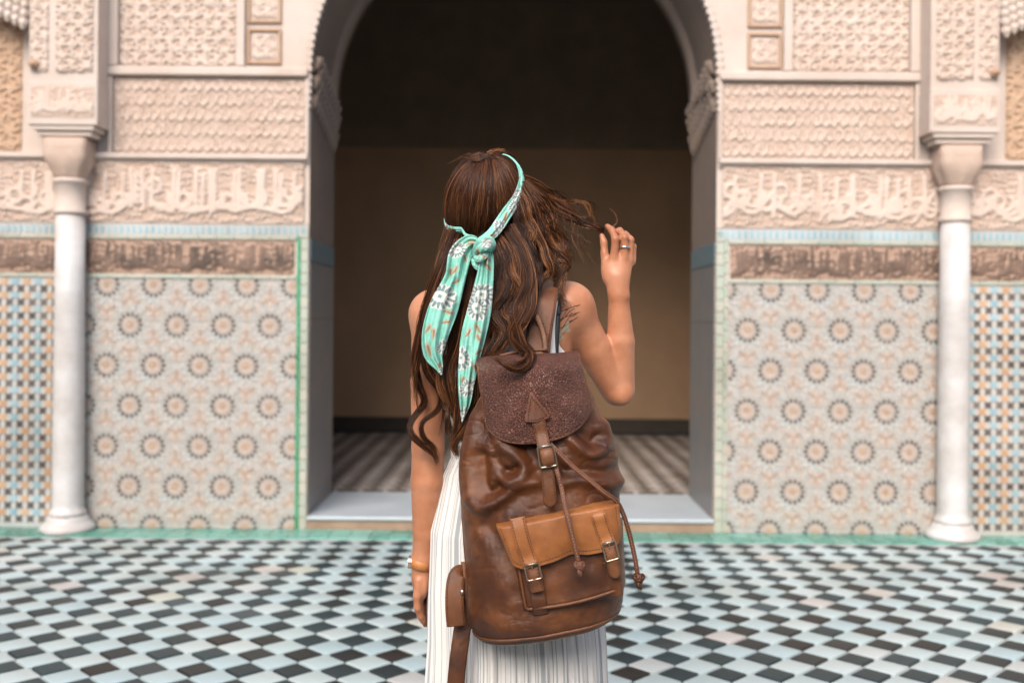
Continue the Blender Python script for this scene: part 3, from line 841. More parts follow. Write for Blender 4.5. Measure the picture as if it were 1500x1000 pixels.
# left hand, relaxed
E(W(616, 856, 2.365), (.0165, .030, .036), .014, rot('Z', 25))
Cc(wrL, W(616, 845, 2.365), .0215, .019, .015)
for i, (dx, dy, ln) in enumerate(((-4, -.024, .9), (-1, -.008, 1), (2, .010, .98), (4, .026, .85))):
    b0 = W(614+dx*.8, 872, 2.365+dy); b1 = W(613.5+dx+2, 872+20*ln, 2.365+dy+.004); b2 = W(617+dx+3, 872+34*ln, 2.365+dy+.012); b3 = W(621+dx+3, 872+43*ln, 2.365+dy+.018)
    finger([W(615+dx*.6, 850, 2.365+dy*.9), b0, b1, b2, b3], [.0095, .0095, .0088, .0078, .0064], .006)
finger([W(622, 845, 2.39), W(628, 862, 2.405), W(629, 880, 2.41)], [.012, .0105, .008], .012)
# legs and feet, under the skirt
for s in (-1, 1):
    hp_ = Tc(748+s*50, 810, 2.37); kn = np.array([hp_[0]+s*.005, 2.36, .47]); an = np.array([hp_[0]+s*.01, 2.37, .075])
    Cc(hp_, kn, .082, .052, .04); Cc(kn, kn+np.array([0, -.012, -.13]), .05, .052, .03); Cc(kn+np.array([0, -.012, -.13]), an, .052, .034, .03)
    Cc(an, an+np.array([0, -.03, -.035]), .033, .030, .02); Cc(an+np.array([0, 0, -.02]), an+np.array([s*.01, .13, -.052]), .032, .024, .03)
    for t_ in range(5): Cc(an+np.array([s*(.01+(t_-2)*.016), .125, -.054]), an+np.array([s*(.012+(t_-2)*.017), .175-.006*abs(t_-1), -.058]), .012, .010-.0008*t_, .006)
V, F = sdf_mesh(body, (-.42, 2.15, .0), (.45, 2.66, 1.76), .0034)
V = relax(V, F, 2, .45)
m, t, b = mat('skin', (.58, .31, .19), .48, spec=.35)
v = texco(t); n1 = noise(t, v, 9, 4); n2 = noise(t, v, 160, 3)
t.links.new(ramp(t, n1, [(.3, (.34, .130, .068)), (.5, (.44, .19, .10)), (.72, (.52, .25, .155))]), b.inputs['Base Color'])
b.inputs['Subsurface Weight'].default_value = .12; b.inputs['Subsurface Radius'].default_value = (.012, .005, .003); b.inputs['Subsurface Scale'].default_value = 1.0
b.inputs['Roughness'].default_value = .42; n4 = noise(t, v, 38, 6, .7); p_ = bump(t, b, n2, .22, .0015); bump(t, b, n4, .18, .003, p_); M['skin'] = m
bod = obj('body', V, F, M['skin'], person, True)
body_bvh = BVHTree.FromPolygons([tuple(x) for x in V], [tuple(map(int, f)) for f in F])
O3 = Vector((0, 0, CAMZ))
def on_surface(bvh, px, py, off, fallback):
    d = Vector(W(px, py, 1.0))-O3; d.normalize()
    h = bvh.ray_cast(O3, d)
    if h[0] is None or h[0].y > fallback+.15: return W(px, py, fallback)-np.array(d)*off
    return np.array(h[0]-d*off)
# eyes, nails left plain; small mouth and eye colours are hidden from this side
# tattoo: thin inked stems and flowers printed on the shoulder blade
m, t, b = mat('tattoo_ink', (.035, .035, .04), .5); M['ink'] = m
m, t, b = mat('tattoo_green', (.30, .27, .18), .55); M['ink_green'] = m
m, t, b = mat('tattoo_rose', (.42, .17, .14), .55); M['ink_rose'] = m
tt = MB()
def skin_line(P, wd, mi):
    Q = np.array([on_surface(body_bvh, p[0], p[1], .0003, 2.27) for p in spline(P, 26)]); tt.tube(Q, wd, 4, mi, flat=.35)
for P in ([(818, 458), (834, 451), (850, 446)], [(817, 471), (830, 463), (849, 457)], [(813, 484), (828, 477), (846, 464)], [(822, 470), (836, 455), (842, 452)],
          [(812, 497), (823, 481), (838, 458)], [(816, 477), (826, 462), (829, 456)], [(812, 503), (822, 492), (832, 480)]): skin_line(P, .0007, 0)
for (x, y) in [(841, 449), (846, 448), (835, 451), (842, 461), (838, 463), (830, 454), (836, 470), (829, 464)]: skin_line([(x-2.5, y+.8), (x, y-.3), (x+2.5, y-1.4)], .0010, 0)
def skin_blob(cx, cy, r, mi, sd):
    r_ = np.random.default_rng(sd); n = 14; pts = [on_surface(body_bvh, cx, cy, .0005, 2.27)]
    for i in range(n):
        a = 2*math.pi*i/n; q = r*(.75+.35*math.sin(2.5*a+sd)+.1*r_.random()); pts.append(on_surface(body_bvh, cx+q*math.cos(a), cy+q*.9*math.sin(a), .0005, 2.27))
    tt.add(pts, [(0, i+1, (i+1) % n+1) for i in range(n)], mi)
skin_blob(828, 483, 7, 1, 1); skin_blob(822, 494, 5, 1, 2); skin_blob(832, 475, 5, 1, 3); skin_blob(817, 490, 3.2, 2, 4); skin_blob(813, 500, 3, 1, 5)
o = tt.build('tattoo', [M['ink'], M['ink_green'], M['ink_rose']], person, True); o['label'] = 'fine line botanical tattoo on the right shoulder blade'; o['kind'] = 'stuff'

# ---- dress: bodice and long striped skirt
m, t, b = mat('white_linen', (.74, .72, .70), .85, spec=.2)
v = texco(t, (260, 260, 30)); at = t.nodes.new('ShaderNodeAttribute'); at.attribute_name = 'Col'
t.links.new(at.outputs['Color'], b.inputs['Base Color'])
vw = texco(t, (900, 900, 700)); bump(t, b, noise(t, vw, 1.0, 2), .25, .001)
M['linen'] = m
torso = [p for p in body[21:32]]
torso = [('e', Tc(737, 505, 2.375), (.156, .104, .141), None, .04), ('e', Tc(741, 585, 2.375), (.134, .099, .156), None, .05), ('e', Tc(745, 672, 2.37), (.116, .092, .116), None, .05),
         ('e', W(795, 500, 2.335), (.066, .054, .09), None, .05), ('e', W(675, 500, 2.335), (.066, .054, .09), None, .05),
         ('e', Tc(737-42, 520, 2.455), (.061, .056, .061), None, .03), ('e', Tc(737+42, 520, 2.455), (.061, .056, .061), None, .03), ('e', Tc(748, 775, 2.37), (.166, .118, .126), None, .06),
         ('c', W(700, 470, 2.32), W(688, 436, 2.375), .028, .028, .03), ('c', W(790, 470, 2.315), W(797, 432, 2.365), .026, .024, .03)]
zN = W(740, 452, 2.3)[2]; zW = W(745, 678, 2.3)[2]
def cutfn(G, X, Y, Z):
    side = np.abs(X-W(741, 500, 2.37)[0]-.0)-(.118+.0*Z)-smooth(zN-.07, zN-.16, Z)*.08
    top = Z-(zN-.02+.10*smooth(.03, .075, np.abs(X-W(744, 500, 2.37)[0])))
    return np.maximum(np.maximum(G, zW-Z-.03), np.maximum(side, top))
Vb, Fb = sdf_mesh(torso, (-.3, 2.17, .92), (.3, 2.62, 1.42), .005, cutfn)
Vb = relax(Vb, Fb, 2, .5)
px_, py_ = PX(Vb)
wr = .004*np.sin(px_*.55+2*vnoise(py_*.05, px_*.02, 3))*smooth(610, 668, py_)
Vb[:, 1] -= wr
obj('bodice', Vb, Fb, M['linen'], person, True, attrs={'Col': np.tile([.74, .73, .71], (len(Vb), 1))})
nr, nc = 150, 900
TT = np.linspace(0, 1, nr); TH = np.linspace(0, 2*math.pi, nc, endpoint=False)
zt = W(745, 672, 2.3)[2]; zb_ = .13
cxs = np.interp(TT, [0, .2, .5, 1], [W(745, 672, 2.37)[0], W(748, 790, 2.37)[0], W(757, 960, 2.37)[0], W(760, 990, 2.37)[0]])
rx_ = np.interp(TT, [0, .05, .2, .36, .6, 1], [.130, .152, .184, .196, .204, .235])
ry_ = np.interp(TT, [0, .05, .2, .36, .6, 1], [.100, .122, .152, .168, .195, .235])
A_, T_ = np.meshgrid(TH, TT)
ple = .5*np.sin(A_*34+1.5*np.sin(A_*3))+.35*np.sin(A_*57+2*np.sin(A_*2+1))+.3*np.sin(A_*13+1)
amp = .0035+.010*smooth(.02, .9, T_)
fold = ple*amp+.008*(vnoise(A_*5, T_*3+9, 5)-.5)*smooth(0, .3, T_)
X_ = cxs[:, None]+(rx_[:, None]+fold)*np.cos(A_); Y_ = 2.375+(ry_[:, None]+fold)*np.sin(A_); Z_ = zt+(zb_-zt)*T_
Z_ = Z_+.0*X_
Vs = np.stack([X_, Y_, Z_], -1).reshape(-1, 3)
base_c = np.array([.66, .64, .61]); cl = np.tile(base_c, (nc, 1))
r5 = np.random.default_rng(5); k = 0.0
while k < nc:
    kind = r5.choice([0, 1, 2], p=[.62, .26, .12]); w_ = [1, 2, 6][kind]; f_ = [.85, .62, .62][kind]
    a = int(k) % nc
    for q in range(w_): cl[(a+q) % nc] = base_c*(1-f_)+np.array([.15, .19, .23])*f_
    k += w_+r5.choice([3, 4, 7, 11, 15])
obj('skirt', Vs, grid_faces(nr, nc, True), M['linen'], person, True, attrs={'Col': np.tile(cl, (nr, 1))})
wb = MB()
P = [(cxs[0]+(.129+.0025*math.sin(a*60))*math.cos(a), 2.375+(.099+.0025*math.sin(a*60))*math.sin(a), zt-.002) for a in np.linspace(0, 2*math.pi, 361)]
for dz in (-.006, .0, .006, .012): wb.tube([(x, y, z+dz) for x, y, z in P], .0042, 6, 0, False)
o = wb.build('waistband', M['linen'], person, True)
a_ = o.data.attributes.new('Col', 'FLOAT_COLOR', 'POINT'); a_.data.foreach_set('color', np.tile([.74, .73, .71, 1], (len(o.data.vertices), 1)).astype(np.float32).ravel())
# straps over her right shoulder
def ribbon(path, hw, nu=8, curve=0.0, side=None, n=60, nrm=None):
    """strip along a 3D path; hw may vary; returns V (n*nu), F, U, T"""
    Q = spline(np.c_[np.asarray(path, float), np.broadcast_to(hw, (len(path),))], n); P_, H_ = Q[:, :3], Q[:, 3]
    T = np.gradient(P_, axis=0); T /= np.linalg.norm(T, axis=1)[:, None]+1e-12
    if nrm is None: nrm_ = P_-np.array([0, 0, CAMZ]); nrm_ = -nrm_/np.linalg.norm(nrm_, axis=1)[:, None]
    else: nrm_ = np.broadcast_to(np.asarray(nrm, float), P_.shape)
    B = np.cross(T, nrm_); B /= np.linalg.norm(B, axis=1)[:, None]+1e-9; Nn = np.cross(B, T)
    u = np.linspace(-1, 1, nu)
    V_ = P_[:, None]+B[:, None]*(u[None, :, None]*H_[:, None, None])+Nn[:, None]*(curve*(1-u**2))[None, :, None]
    U_, TT_ = np.meshgrid(u, np.linspace(0, 1, n)); return V_.reshape(-1, 3), grid_faces(n, nu), U_.ravel(), TT_.ravel()
m, t, b = mat('black_elastic', (.012, .012, .014), .6); M['black'] = m
def wp(*a): return [W(*q) for q in a]
V, F, _, _ = ribbon(wp((812, 535, 2.250), (814, 495, 2.255), (817, 462, 2.27), (820, 435, 2.295), (822, 424, 2.33)), [.009, .0075, .006, .005, .005], 5, .002)
solid(obj('bra_strap', V, F, M['black'], person, True), .002)
bs_ = MB(); q = W(817.5, 458, 2.268); bs_.box(q[0]-.007, q[0]+.007, q[1]-.003, q[1]+.001, q[2]-.004, q[2]+.004, bev=.001); bs_.build('strap_slider', M['black'], person)
V, F, U, _ = ribbon(wp((806, 540, 2.245), (807, 495, 2.247), (810, 462, 2.26), (816, 432, 2.29), (818, 422, 2.33)), [.014, .009, .0065, .005, .005], 5, .002)
obj('dress_strap', V, F, M['linen'], person, True, attrs={'Col': np.tile([.76, .75, .73], (len(V), 1))}).modifiers.new('thickness', 'SOLIDIFY').thickness = .002

# ---- ring and wrist watch
m, t, b = mat('silver', (.75, .72, .68), .25, 1.0); M['silver'] = m
m, t, b = mat('rose_gold', (.75, .50, .36), .25, 1.0); M['gold'] = m
rg = MB(); c0 = hand_pt(914.6, 362, -.005)
a = np.linspace(0, 2*math.pi, 25)
rg.tube([c0+np.array([.0113*math.cos(x), .0113*math.sin(x), .0]) for x in a], .0024, 8, 0, False, flat=1.0)
rg.build('ring', M['silver'], person, True)

# ---- hair
def hairmat():
    m, t, b = mat('brown_hair', (.05, .02, .01), .36, spec=.26)
    at = t.nodes.new('ShaderNodeAttribute'); at.attribute_name = 'tone'
    c = ramp(t, at.outputs['Fac'], [(0, (.010, .0035, .0016)), (.28, (.036, .0125, .005)), (.55, (.088, .032, .012)), (.8, (.20, .08, .03)), (1, (.36, .17, .07))])
    t.links.new(c, b.inputs['Base Color'])
    return m
M['hair'] = hairmat()
m, t, b = mat('hair_shade', (.016, .007, .004), .6); M['hair_base'] = m
HR = np.array([.0950, .112, .116])
HCC = HC+np.array([0, -.004, .004])
cap = [('e', HCC, tuple(HR-.008), Rhl, .01), ('c', W(712, 345, 2.36), W(718, 435, 2.33), .070, .040, .03), ('c', W(690, 400, 2.28), W(676, 500, 2.285), .034, .014, .03),
       ('c', W(745, 380, 2.31), W(757, 440, 2.28), .032, .018, .03),
       ('-e', hp(0, .10, -.055), (.068, .085, .098), Rhl, .02)]
V, F = sdf_mesh(cap, (-.30, 2.10, 1.05), (.25, 2.62, 1.76), .005); V = relax(V, F, 2, .5)
obj('scalp_hair', V, F, M['hair_base'], person, True)
SV = []; SF = []; SN = [0]; ST = []
def emit(P, r0, tone=None, n=3):
    """P (N,m,3) strands to tapered tubes"""
    N_, m_, _ = P.shape
    T = np.gradient(P, axis=1); T /= np.linalg.norm(T, axis=2, keepdims=True)+1e-12
    ref = np.array([.1, -1, .2]); B = np.cross(T, ref); B /= np.linalg.norm(B, axis=2, keepdims=True)+1e-9; Nn = np.cross(B, T)
    tt_ = np.linspace(0, 1, m_); rad = np.broadcast_to(np.asarray(r0), (N_,))[:, None]*(1-.75*smooth(.6, 1, tt_))[None]
    a = np.arange(n)*2*math.pi/n
    V_ = P[:, :, None]+rad[:, :, None, None]*(np.cos(a)[None, None, :, None]*B[:, :, None]+np.sin(a)[None, None, :, None]*Nn[:, :, None])
    base = SN[0]; f = grid_faces(m_, n, True)
    Fa = (np.arange(N_)*m_*n)[:, None, None]+f[None]+base
    SV.append(V_.reshape(-1, 3)); tone = rng.uniform(0, 1, N_) if tone is None else tone; ST.append(np.repeat(tone, m_*n)); SF.append(Fa.reshape(-1, 4)); SN[0] += N_*m_*n
# cap: strands from the crown over the skull
def cap_strands(N_, m_=22, lift=0.0):
    pole = np.array([-.06, -.52, .85]); pole /= np.linalg.norm(pole)
    e1 = np.cross(pole, [0, 1, 0]); e1 /= np.linalg.norm(e1); e2 = np.cross(pole, e1)
    ph = rng.uniform(0, 2*math.pi, N_); th0 = rng.uniform(.0, .5, N_)**1.0; th1 = rng.uniform(1.75, 2.35, N_)
    out = []
    tt_ = np.linspace(0, 1, m_)
    th = th0[:, None]+(th1-th0)[:, None]*tt_[None]
    clump = .05*np.sin(ph*23)+.04*np.sin(ph*41+1)
    php = ph[:, None]+.06*np.sin(3*tt_[None]+ph[:, None]*5)+.05*np.sin(rng.uniform(2, 7, (N_, 1))*tt_[None]+rng.uniform(0, 6.3, (N_, 1)))+clump[:, None]*tt_[None]
    d = np.cos(th)[..., None]*pole+np.sin(th)[..., None]*(np.cos(php)[..., None]*e1+np.sin(php)[..., None]*e2)
    rr = 1+.018*np.sin(ph*19)[:, None]*np.sin(th)+rng.normal(0, .006, N_)[:, None]-.03*np.exp(-(th/.16)**2)
    p = d*HR*rr[..., None]
    P = HCC+p @ np.array(Rh).T
    keep = ~(np.any((d[..., 1] > .70) & (d[..., 2] < .45), axis=1))
    tone = np.clip(.36+.12*np.sin(ph*17)*np.sin(ph*29+1)+rng.normal(0, .17, N_), 0, 1)
    return P[keep], tone[keep]
_p, _t = cap_strands(2900, 22); emit(_p, .00085, _t)
def lock(pts, w0, N_, m_=34, tipw=.12, wob=.0022, r=(.00042, .00085), twist=1.2, flat=.6, short=.12, pw=None):
    """pts: (px,py,Y); w0: half width in metres"""
    if N_ > 60: N_ = int(N_*1.05)
    Q3 = np.array([W(*p) for p in pts]); Q = spline(Q3, m_)
    tt_ = np.linspace(0, 1, m_)
    if N_ > 100: Q[:, 0] += .0028*np.sin(tt_*22+len(pts)+Q3[0, 0]*50)*smooth(.1, .5, tt_); Q[:, 1] += .004*np.sin(tt_*19+Q3[0, 0]*90)*smooth(.1, .4, tt_)
    T = np.gradient(Q, axis=0); T /= np.linalg.norm(T, axis=1)[:, None]
    B = np.cross(T, [0, -1, 0]); B /= np.linalg.norm(B, axis=1)[:, None]+1e-9; D_ = np.cross(B, T)
    prof = (np.interp(tt_, *pw) if pw else np.interp(tt_, [0, .12, .5, .85, 1], [.45, 1, .9, .5, tipw]))*w0
    K = max(1, N_//11); g = rng.integers(0, K, N_)
    ang = rng.uniform(0, 2*math.pi, K)[g]; rad = np.sqrt(rng.uniform(0, 1, K))[g]
    a = ang[:, None]+twist*tt_[None]*rng.uniform(.5, 1.6, K)[g][:, None]
    sa = rng.uniform(0, 2*math.pi, N_); sr = np.sqrt(rng.uniform(0, 1, N_))*(.50 if K > 2 else 1.0)
    cl_ = (1-.55*smooth(.15, .8, tt_))[None]
    ox = (rad[:, None]*np.cos(a)*.85+sr[:, None]*np.cos(sa)[:, None]*cl_)*prof; oy = (rad[:, None]*np.sin(a)*.85+sr[:, None]*np.sin(sa)[:, None]*cl_)*prof*flat
    wv = 1.5*wob*(tt_**.7)[None]*np.sin(tt_[None]*rng.uniform(6, 15, K)[g][:, None]+rng.uniform(0, 6.3, K)[g][:, None])+.9*wob*tt_[None]*np.sin(tt_[None]*rng.uniform(5, 16, (N_, 1))+rng.uniform(0, 6.3, (N_, 1)))
    tone = np.clip(rng.uniform(.08, .72, K)[g]+rng.normal(0, .17, N_), 0, 1)
    lag = rng.uniform(-.03, .03, (N_, 1))+rng.uniform(-short, 0, (N_, 1))*tt_[None]
    te = np.clip(tt_[None]+lag, 0, 1)
    Qe = np.stack([np.interp(te.ravel(), tt_, Q[:, i]).reshape(te.shape) for i in range(3)], -1)
    P = Qe+(ox+wv)[..., None]*B[None]+oy[..., None]*D_[None]
    emit(P, rng.uniform(r[0], r[1], N_), tone)
mm = .00157
# left of the scarf tails
lock([(676, 312, 2.345), (655, 372, 2.275), (636, 420, 2.265), (620, 470, 2.27), (611, 520, 2.275), (614, 560, 2.28), (621, 590, 2.28), (606, 612, 2.275), (603, 632, 2.27), (620, 652, 2.27), (636, 668, 2.275), (640, 682, 2.28)], .0120, 150)
lock([(678, 315, 2.345), (657, 380, 2.265), (641, 420, 2.25), (626, 470, 2.25), (612, 530, 2.26), (607, 560, 2.265), (613, 600, 2.27), (622, 590, 2.27)], .012, 80, short=.3)
lock([(682, 320, 2.345), (660, 400, 2.25), (640, 440, 2.25), (622, 490, 2.25), (627, 540, 2.26), (645, 572, 2.265), (640, 600, 2.265), (620, 618, 2.265), (621, 640, 2.265), (634, 655, 2.27), (640, 672, 2.27)], .0135, 170)
lock([(670, 350, 2.27), (655, 410, 2.245), (630, 470, 2.245), (632, 530, 2.25), (650, 560, 2.255), (650, 600, 2.26), (645, 640, 2.26)], .014, 110, short=.35)
lock([(668, 310, 2.345), (648, 370, 2.295), (628, 430, 2.285), (615, 480, 2.285), (607, 540, 2.285), (601, 560, 2.29)], .008, 50, short=.4, wob=.005)
# between and behind the tails
lock([(700, 350, 2.26), (692, 400, 2.235), (684, 450, 2.225), (670, 510, 2.225), (660, 550, 2.225), (664, 590, 2.225), (674, 620, 2.22), (664, 642, 2.22), (666, 658, 2.22), (676, 668, 2.22)], .017, 210)
lock([(705, 350, 2.26), (696, 420, 2.235), (690, 480, 2.225), (678, 540, 2.22), (672, 590, 2.215), (668, 640, 2.215), (676, 662, 2.215)], .016, 170, short=.2)
lock([(690, 350, 2.27), (684, 400, 2.25), (664, 460, 2.24), (652, 520, 2.235), (645, 560, 2.235), (655, 592, 2.235), (668, 610, 2.235), (673, 628, 2.23)], .012, 110)
lock([(722, 355, 2.26), (716, 420, 2.23), (712, 480, 2.215), (705, 540, 2.20), (697, 590, 2.195), (683, 625, 2.195), (668, 645, 2.20), (662, 655, 2.2), (672, 672, 2.2)], .017, 230)
lock([(720, 355, 2.26), (712, 430, 2.235), (704, 500, 2.22), (693, 560, 2.21), (688, 600, 2.205), (680, 640, 2.205), (682, 668, 2.2)], .017, 150, short=.3)
lock([(664, 580, 2.225), (655, 610, 2.22), (662, 635, 2.22), (672, 628, 2.215), (680, 640, 2.21)], .0015, 9, wob=.006)
lock([(650, 575, 2.24), (655, 600, 2.23), (665, 612, 2.23)], .002, 8, wob=.005)
# right of the tails
lock([(722, 345, 2.26), (732, 385, 2.235), (728, 425, 2.215), (737, 460, 2.205), (733, 492, 2.195), (716, 520, 2.185), (706, 548, 2.18), (700, 575, 2.18)], .0190, 260)
lock([(728, 345, 2.26), (744, 385, 2.23), (742, 425, 2.21), (727, 455, 2.20), (738, 485, 2.185), (727, 512, 2.175), (714, 530, 2.17), (709, 545, 2.17)], .0175, 230)
lock([(738, 340, 2.27), (757, 385, 2.235), (752, 425, 2.21), (742, 455, 2.195), (752, 480, 2.185), (740, 508, 2.175), (722, 522, 2.165)], .017, 210)
lock([(748, 330, 2.28), (765, 370, 2.25), (777, 410, 2.225), (776, 445, 2.20), (764, 470, 2.175), (757, 490, 2.155), (763, 505, 2.125), (774, 519, 2.085), (776, 533, 2.035), (764, 542, 2.018), (748, 540, 2.014), (733, 530, 2.014), (724, 523, 2.03)], .0165, 230, 44, tipw=.05)
lock([(745, 330, 2.28), (768, 380, 2.24), (772, 420, 2.21), (757, 455, 2.19), (755, 480, 2.165), (766, 500, 2.12), (771, 520, 2.06), (760, 532, 2.02), (748, 530, 2.018)], .014, 150, tipw=.06)
lock([(755, 320, 2.29), (778, 365, 2.26), (792, 400, 2.24), (786, 422, 2.225), (770, 442, 2.21), (758, 466, 2.20)], .012, 150)
lock([(758, 300, 2.30), (785, 345, 2.275), (800, 380, 2.26), (802, 400, 2.255), (790, 416, 2.245), (778, 432, 2.235)], .012, 130)
lock([(740, 350, 2.27), (748, 400, 2.22), (760, 440, 2.20), (748, 470, 2.19), (740, 500, 2.18)], .016, 140)
lock([(715, 400, 2.235), (722, 440, 2.215), (719, 475, 2.205), (712, 510, 2.195), (704, 540, 2.19)], .014, 120)
# puffed, wispy hair at the right of the head
lock([(762, 275, 2.31), (782, 320, 2.30), (800, 350, 2.30), (820, 375, 2.295), (832, 388, 2.29), (824, 402, 2.285), (818, 425, 2.28), (826, 445, 2.275), (836, 455, 2.27)], .010, 70, wob=.006)
lock([(764, 268, 2.32), (790, 310, 2.31), (812, 345, 2.31), (826, 372, 2.305), (835, 385, 2.30)], .030, 230, wob=.006, pw=([0, .3, .8, 1], [.5, 1, .6, .25]))
lock([(764, 272, 2.31), (778, 318, 2.295), (790, 360, 2.29), (806, 392, 2.285), (815, 410, 2.28)], .026, 230, wob=.006, pw=([0, .3, .8, 1], [.5, 1, .6, .3]))
lock([(760, 285, 2.30), (770, 330, 2.28), (776, 370, 2.265), (795, 400, 2.26)], .022, 180, wob=.004)
# the strand she holds
lock([(758, 258, 2.33), (785, 272, 2.35), (808, 290, 2.365), (835, 310, 2.38), (862, 326, 2.39), (880, 335, 2.395), (886, 339, 2.397)], .0125, 220, wob=.0014, short=.02, pw=([0, .25, .6, .85, 1], [.7, 1, .55, .22, .12]))
lock([(762, 270, 2.33), (792, 292, 2.35), (818, 312, 2.37), (845, 325, 2.385), (872, 335, 2.395), (886, 340, 2.397)], .0150, 150, wob=.0016, short=.02, pw=([0, .25, .6, .85, 1], [.9, 1, .5, .2, .1]))
lock([(775, 265, 2.34), (810, 284, 2.36), (840, 296, 2.38), (862, 303, 2.385), (874, 318, 2.39), (877, 330, 2.39)], .006, 34, wob=.007, r=(.0004, .0007))
lock([(800, 300, 2.36), (838, 315, 2.38), (860, 322, 2.385), (872, 332, 2.39)], .010, 22, wob=.006, r=(.0004, .0006))
lock([(888, 338, 2.398), (896, 333, 2.40), (903, 326, 2.40), (902, 314, 2.40), (897, 308, 2.40), (891, 304, 2.40)], .0022, 26, wob=.001, twist=0, r=(.0004, .0007))
# flyaways
for k in range(70):
    x0, y0 = random.uniform(765, 850), random.uniform(290, 350)
    x1, y1 = x0+random.uniform(0, 45), y0+random.uniform(20, 80)
    lock([(x0, y0, 2.33), ((x0+x1)/2+random.uniform(-12, 12), (y0+y1)/2+random.uniform(-8, 8), 2.32), (x1, y1, 2.31)], .002, 2, 20, wob=.003, r=(.00025, .0004))
for k in range(16):
    x0 = random.uniform(640, 665); lock([(x0+8, 330, 2.31), (x0-4, 390+random.uniform(-20, 20), 2.30), (x0-22+random.uniform(-12, 10), 450, 2.30), (x0-34+random.uniform(-14, 14), 520, 2.29)], .002, 2, 20, wob=.004, r=(.00025, .0004))
# lifted tuft in front of the band on top, and short hairs at the crown
lock([(694, 246, 2.31), (708, 232, 2.34), (725, 223, 2.375), (741, 224, 2.41), (754, 236, 2.44)], .0062, 110, wob=.002, pw=([0, .4, 1], [.9, 1, .8]))
lock([(688, 246, 2.31), (702, 233, 2.34), (718, 225, 2.37), (733, 222, 2.40), (746, 229, 2.43)], .0055, 80, wob=.002, pw=([0, .4, 1], [.9, 1, .8]))
for k in range(40):
    a = random.uniform(150, 400); x0, y0 = 700+random.uniform(-3, 3), 236
    x1 = 650+random.uniform(0, 110); y1 = 222+((x1-705)/40)**2*8+random.uniform(-2, 8)
    lock([(x0, y0, 2.29), ((x0+x1)/2, (y0+y1)/2-5, 2.30), (x1, y1+6, 2.33)], .0015, 2, 16, wob=.001, r=(.00025, .0004))
V = np.vstack(SV); F = np.vstack(SF)
h_ = obj('hair', V, F, M['hair'], person, True, attrs={'tone': np.concatenate(ST)}); h_['kind'] = 'stuff'

# ---- headscarf
def cloth_mat():
    m, t, b = mat('printed_cotton', (.3, .7, .6), .8, spec=.25)
    at = t.nodes.new('ShaderNodeAttribute'); at.attribute_name = 'Col'
    v = texco(t, (1300, 1300, 1300)); n_ = noise(t, v, 1.0, 2)
    c = mixc(t, .12, at.outputs['Color'], n_, 'OVERLAY')
    t.links.new(c, b.inputs['Base Color'])
    v2 = texco(t); bump(t, b, noise(t, v2, 60, 6), .6, .006)
    b.inputs['Subsurface Weight'].default_value = 0.0; return m
M['scarf'] = cloth_mat()
MINT = np.array([.235, .545, .455]); WHT = np.array([.62, .61, .57]); GRY = np.array([.17, .25, .25]); TAU = np.array([.46, .37, .26]); DTA = np.array([.24, .19, .13])
rs = np.random.default_rng(12)
def motifs(L, flowers, leaves):
    return flowers, leaves
def print_col(u, v, flowers, leaves):
    """flat printed pattern: u across, v along, in metres"""
    C = np.tile(MINT, (len(u), 1))
    C = C*(1+.10*(vnoise(u*300, v*90, 3)-.5))[:, None]
    for (cx, cy, a, L) in leaves:
        x, y = u-cx, v-cy; p = x*math.cos(a)+y*math.sin(a); q = -x*math.sin(a)+y*math.cos(a); s_ = p/L
        w_ = .36*L*np.clip(1-s_**2, 0, 1)**.8*(1-.45*s_)
        C[(np.abs(s_) < 1) & (np.abs(q) < w_)] = TAU
        C[(np.abs(s_-.1) < .72) & (np.abs(q) < w_*.5) & (q > -w_*.2)] = DTA
    for (cx, cy, R_, n_, a0) in flowers:
        x, y = u-cx, v-cy; r_ = np.hypot(x, y); a = np.arctan2(y, x)-a0
        k = np.round(a*n_/(2*math.pi)); da = (a-k*2*math.pi/n_); jit = 1+.15*np.sin(k*7.3+cx*900)
        s_ = r_/(R_*.88*jit); pw = .46*R_*(2*math.pi/n_)*np.clip(1-np.abs((s_-.60)/.42)**2.2, 0, 1)*1.25
        on = (s_ > .13) & (s_ < 1.02) & (np.abs(da)*r_ < pw); C[on] = WHT
        dk = (s_ > .42) & (s_ < .90) & (np.abs(da)*r_ < pw*.34); C[dk] = GRY
        C[(r_ < R_*.15)] = WHT; C[(np.abs(x) < R_*.10) & (np.abs(y) < R_*.10)] = GRY
    return C
def folds_ribbon(name, path, hws, parent, flowers, leaves, n=220, nu=60, foldamp=.0045, seed=1, nrm=None, curve=.006, th=.0012, head=False):
    V, F, U, T = ribbon(path, hws, nu, curve, n=n, nrm=nrm)
    Q = spline(np.c_[np.asarray(path, float), hws], n); L = np.r_[0, np.cumsum(np.linalg.norm(np.diff(Q[:, :3], axis=0), axis=1))]
    hw_ = np.repeat(Q[:, 3], nu); s_ = np.repeat(L, nu); u = U*hw_
    f = foldamp*(np.sin(U*6.5+1.5*np.sin(s_*22+seed)+seed)+.7*np.sin(U*11+seed*2+s_*30)+.8*(vnoise(U*2+seed*7, s_*28, seed)-.5)*2)
    f *= smooth(0, .012, hw_)
    d = V-np.array([0, 0, CAMZ]); d /= np.linalg.norm(d, axis=1)[:, None]
    V = V-d*f[:, None]
    if head: V = clamp_k(V, 1.055, 1.085)
    return folds_finish(name, V, F, u, s_, flowers, leaves, parent, th)
def folds_finish(name, V, F, u, s_, flowers, leaves, parent, th):
    C = print_col(u, s_, flowers, leaves)
    o = obj(name, V, F, M['scarf'], parent, True, attrs={'Col': C}); solid(o, th, 0); return o
scarf = person
px2m = lambda a, Y: a*Y/1500
def pathw(L):
    return [W(a, b_, c) for a, b_, c, d in L], [px2m(d, c) for a, b_, c, d in L]
